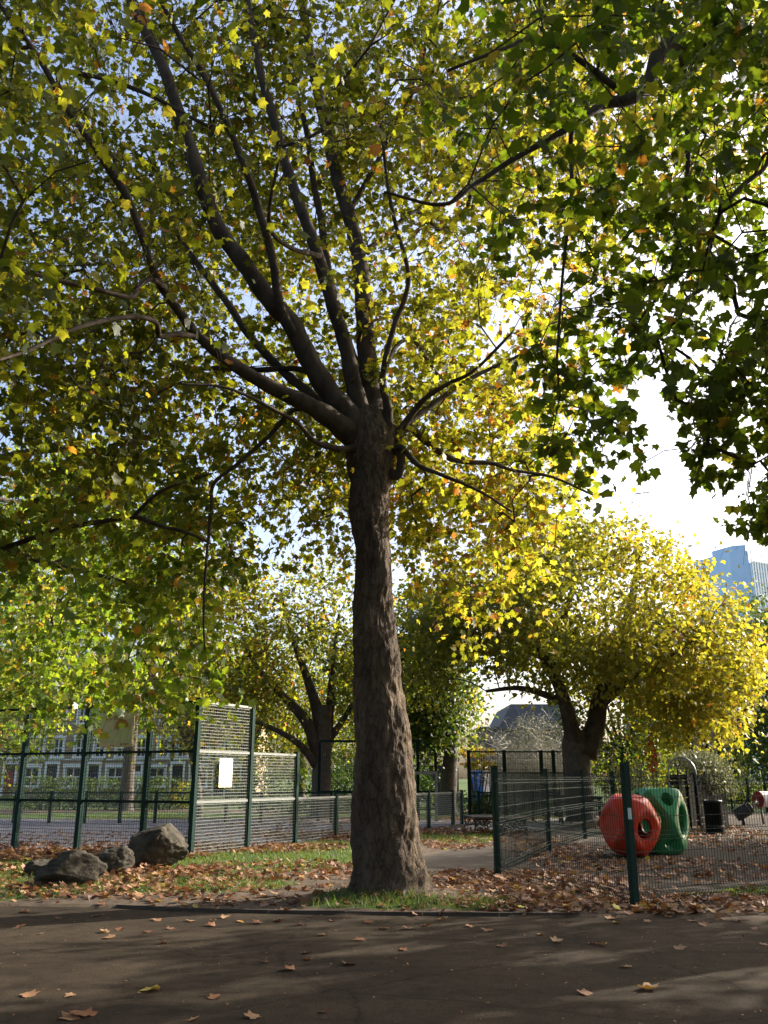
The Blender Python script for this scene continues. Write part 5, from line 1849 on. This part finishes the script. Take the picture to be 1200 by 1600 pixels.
# ------------------------------------------------------------------ fallen leaves
def fl_variants():
    out = []
    tv, tf = leaf_big()
    for s in range(10):
        r = np.random.default_rng(40 + s)
        v = tv.copy()
        x_, y_ = v[:, 0], v[:, 1] - .4
        v[:, 2] = r.uniform(.1, .55) * x_ * x_ + r.uniform(-.1, .5) * y_ * y_ + r.normal(0, .05, len(v)) + r.uniform(-.2, .2) * x_ * y_
        v[:, 2] -= v[:, 2].min()
        v[:, 1] -= .4
        t = [.05, .2, .32, .42, .5, .58, .66, .74, .9, .98][s]
        out.append((np_mesh('fallen_leaf', v, tf, M['litter'], np.clip(t + r.normal(0, .05, len(v)), 0, 1)), v, t))
    return out


FV = fl_variants()
ZONES = [((-3.9, 15.2), 'around the boulders'), ((-3.0, 12.8), 'on soil below the boulders'), ((-1.2, 11.6), 'left of the big trunk'), ((.9, 11.4), 'right of the big trunk'), ((2.0, 12.9), 'by the fence corner post'), ((3.0, 11.1), 'at the near fence post'), ((4.2, 11.4), 'along the playground fence'), ((-2.6, 18.2), 'by the tall court fence bay'), ((-1.4, 15.5), 'on the grass left of the trunk'), ((-5.5, 12.3), 'on the verge at the far left')]


def zone(x, y):
    q = min(ZONES, key=lambda q: (q[0][0] - x) ** 2 + (q[0][1] - y) ** 2)
    return q[1] + (', nearer the path' if y < q[0][1] - .3 else ', farther back' if y > q[0][1] + .3 else '') + (' and left' if x < q[0][0] - .4 else ' and right' if x > q[0][0] + .4 else '')


lab = ['dark brown leaf', 'russet curled leaf', 'tan dry leaf', 'pale buff leaf', 'yellow leaf']


def lab_of(t): return 0 if t < .15 else 1 if t < .4 else 2 if t < .6 else 3 if t < .82 else 4


n_own = 0
def own_leaf(x, y, z, size, vi, rz, tilt, label, group):
    o = link('fallen_leaf', FV[vi][0])
    o.location = (x, y, z); o.scale = (size,) * 3
    o.rotation_euler = (tilt[0], tilt[1], rz)
    tag(o, label, 'leaf', group)


named = [(235, 1548, .24, 9, 'large yellow plane leaf lying flat on the path at the lower left'), (1016, 1547, .25, 7, 'large pale tan leaf in the sunlit patch on the path at the lower right'),
         (375, 1441, .13, 8, 'orange curled leaf standing on the path below the leaf strewn verge'), (128, 1587, .26, 2, 'big brown leaf overlapping another at the bottom left corner of the path'),
         (108, 1592, .22, 5, 'buff leaf under the big brown leaf at the bottom left corner'), (965, 1443, .16, 9, 'yellow green leaf on the path edge below the near fence post'), (940, 1477, .16, 7, 'pale curled leaf on the path below the near fence post')]
for px, py, s, vi, lb_ in named:
    x, y = G(px, py)
    own_leaf(x, y, .004, s * .64, vi, rnd.uniform(0, 6), (rnd.uniform(-.2, .2), rnd.uniform(-.2, .2)), lb_, None)
path_px = [(50, 1556), (110, 1557), (300, 1594), (395, 1590), (507, 1582), (545, 1508), (483, 1500), (480, 1490), (413, 1504), (447, 1516), (255, 1474), (168, 1466), (160, 1457), (232, 1457), (190, 1453), (64, 1460),
           (400, 1443), (432, 1440), (500, 1462), (560, 1469), (632, 1485), (640, 1452), (785, 1479), (870, 1472), (928, 1475), (1060, 1482), (1195, 1477), (912, 1553), (975, 1512), (664, 1447), (760, 1455), (845, 1461), (1045, 1434),
           (30, 1450), (90, 1436), (150, 1432), (40, 1425), (330, 1447), (300, 1440), (470, 1445), (690, 1438), (735, 1448), (600, 1452), (520, 1440), (880, 1445), (1010, 1440), (1100, 1446), (1150, 1440), (1180, 1452), (340, 1560),
           (270, 1452), (355, 1435), (575, 1442), (245, 1438), (1085, 1440), (955, 1436), (1130, 1437)]
for px, py in path_px:
    x, y = G(px + rnd.uniform(-3, 3), py)
    vi = rnd.choice([0, 1, 2, 3, 3, 4, 5, 6, 7])
    t = FV[vi][2]
    own_leaf(x, y, .004, rnd.uniform(.08, .13), vi, rnd.uniform(0, 6.28), (rnd.uniform(-.2, .2), rnd.uniform(-.2, .2)),
             ['dark brown', 'russet', 'tan', 'pale buff', 'yellow'][lab_of(t)] + ' leaf on the path ' + ('near its grassy edge ' if py < 1450 else 'in the foreground ' if py > 1530 else 'midway ') + ('left of the big trunk' if px < 250 else 'below the boulders' if px < 430 else 'in front of the big trunk' if px < 700 else 'below the fence corner' if px < 900 else 'below the near fence post'), 'fallen leaves scattered on the asphalt path')
# crumbs of leaf and bark on the path
k = 900
dx, dy = rng.uniform(-5, 5, k), rng.uniform(5.0, 10.9, k)
ok = dy < edge_y(dx) - .02
dx, dy = dx[ok], dy[ok]; k = len(dx)
tv, tf_ = leaf_small()
v, f, t = stamp((tv, tf_), np.c_[dx, dy, np.full(k, .006)], frames(np.c_[rng.normal(0, 1, (k, 2)), np.zeros(k)], np.c_[rng.normal(0, .3, (k, 2)), np.ones(k)]), rng.uniform(.006, .028, k), rng.uniform(0, .6, k))
tag(link('leaf_crumbs', np_mesh('leaf_crumbs', v, f, M['litter'], t)), 'tiny crumbs of leaf and bark on the asphalt path', 'leaf litter', kind='stuff')
# litter on the verge
N = 85000
lx = rng.uniform(-11, 11, N); ly = rng.uniform(10.2, 36, N)
dn = dens(lx, ly, LITTER) * (.35 + 1.3 * fbm(np.c_[lx, ly], 1.4, 77, 3))
k = (rng.uniform(0, 1, N) < dn * .62) & (ly > edge_y(lx) - .25 * rng.uniform(0, 1, N) ** 3)
lx, ly, dn = lx[k], ly[k], dn[k]
on = flat_zone(lx, ly)
lz = np.where(on, .022, gz(lx, ly) + .006) + np.abs(rng.normal(0, .022, len(lx))) * np.clip(dn, .2, 2.2)
ls = rng.uniform(.05, .125, len(lx))
lt = rng.normal(0, .28, (len(lx), 2))
px_, py_, dd_ = proj(np.c_[lx, ly, lz])
vis = (px_ > 4) & (px_ < 1196) & (py_ < 1596)
vis &= ~((px_ > 535) & (px_ < 690) & (ly > 12.3))
order = np.argsort(np.where(vis, ly / ls, 1e9))[:300 - len(path_px) - len(named)]
ownm = np.zeros(len(lx), bool); ownm[order] = True
vis_i = rng.choice(10, len(lx), p=[.13, .18, .17, .15, .11, .09, .07, .05, .025, .025])
for i in order:
    own_leaf(lx[i], ly[i], lz[i], ls[i] * 1.05, int(vis_i[i]), rnd.uniform(0, 6.28), lt[i], ('broad ' if ls[i] > .113 else '') + lab[lab_of(FV[vis_i[i]][2])] + ' ' + zone(lx[i], ly[i]), 'fallen leaves heaped on the verge')
V, Fc, T, off = [], [], [], 0
tf = leaf_big()[1]
for s in range(10):
    k = np.where(~ownm & (vis_i == s))[0]
    if not len(k): continue
    tip = np.c_[rng.normal(0, 1, (len(k), 2)), rng.normal(0, .25, len(k))]
    nr = np.c_[rng.normal(0, .38, (len(k), 2)), np.ones(len(k))]
    v, f, t = stamp((FV[s][1], tf), np.c_[lx, ly, lz][k], frames(tip, nr), ls[k], np.clip(FV[s][2] + rng.normal(0, .07, len(k)), 0, 1))
    V.append(v); Fc.append(f + off); T.append(t); off += len(v)
o = link('leaf_litter', np_mesh('leaf_litter', np.concatenate(V), np.concatenate(Fc), M['litter'], np.concatenate(T)))
tag(o, 'drifts of brown and tan fallen plane leaves on the verge and along the fences', 'leaf litter', kind='stuff')
print('litter', len(lx))

# ------------------------------------------------------------------ grass
N = 330000
lx = rng.uniform(-12, 12, N); ly = 10.2 + 27 * rng.uniform(0, 1, N) ** 1.6
dn = dens(lx, ly, GRASS) * (.25 + 1.2 * fbm(np.c_[lx, ly], 1.1, 21, 4))
k = (rng.uniform(0, 1, N) < dn * .8) & (dn > .3) & ~flat_zone(lx, ly) & (np.hypot(lx - .05, ly - 12.5) > .5)
lx, ly = lx[k], ly[k]
n_ = len(lx)
h = rng.uniform(.03, .085, n_) * (1 + .5 * (np.hypot(lx - .3, ly - 11.7) < 1.4))
a = rng.uniform(0, 6.28, n_); w = .0035 + .0006 * ly / 10 * 4
b = np.c_[lx, ly, gz(lx, ly) - .005]
sd = np.c_[np.cos(a), np.sin(a), np.zeros(n_)] * w[:, None]
ln = rng.normal(0, .45, (n_, 2)) * h[:, None]
tipv = b + np.c_[ln, h]
V = np.stack([b - sd, b + sd, tipv], 1).reshape(-1, 3)
Fc = np.arange(n_ * 3).reshape(-1, 3)
tint = np.repeat(np.clip(rng.normal(.45, .28, n_), 0, 1), 3)
o = link('grass', np_mesh('grass', V, Fc, M['grass'], tint))
tag(o, 'short patchy green grass on the verge', 'grass', kind='stuff')
print('grass', n_)

# scrap of paper at the foot of the trunk
x, y = G(632, 1413)
sp = mono('paper_scrap', M['white'], lambda mb: mb.prism([(-.012, 0), (.014, .002), (.016, .05), (.004, .075), (-.01, .06)], -.004, .002, Matrix.Translation((x, y, float(gz(x, y)) + .02)) @ Matrix.Rotation(math.radians(75), 4, 'X')))
tag(sp, 'tiny white paper scrap lying in the grass at the foot of the big trunk', 'paper scrap')
print('objects', len(bpy.data.objects), 'tris', sum(sum(len(p.vertices)-2 for p in o.data.polygons) if len(o.data.polygons)<5000 else len(o.data.polygons)*(len(o.data.polygons[0].vertices)-2) for o in bpy.data.objects if o.type == 'MESH'))
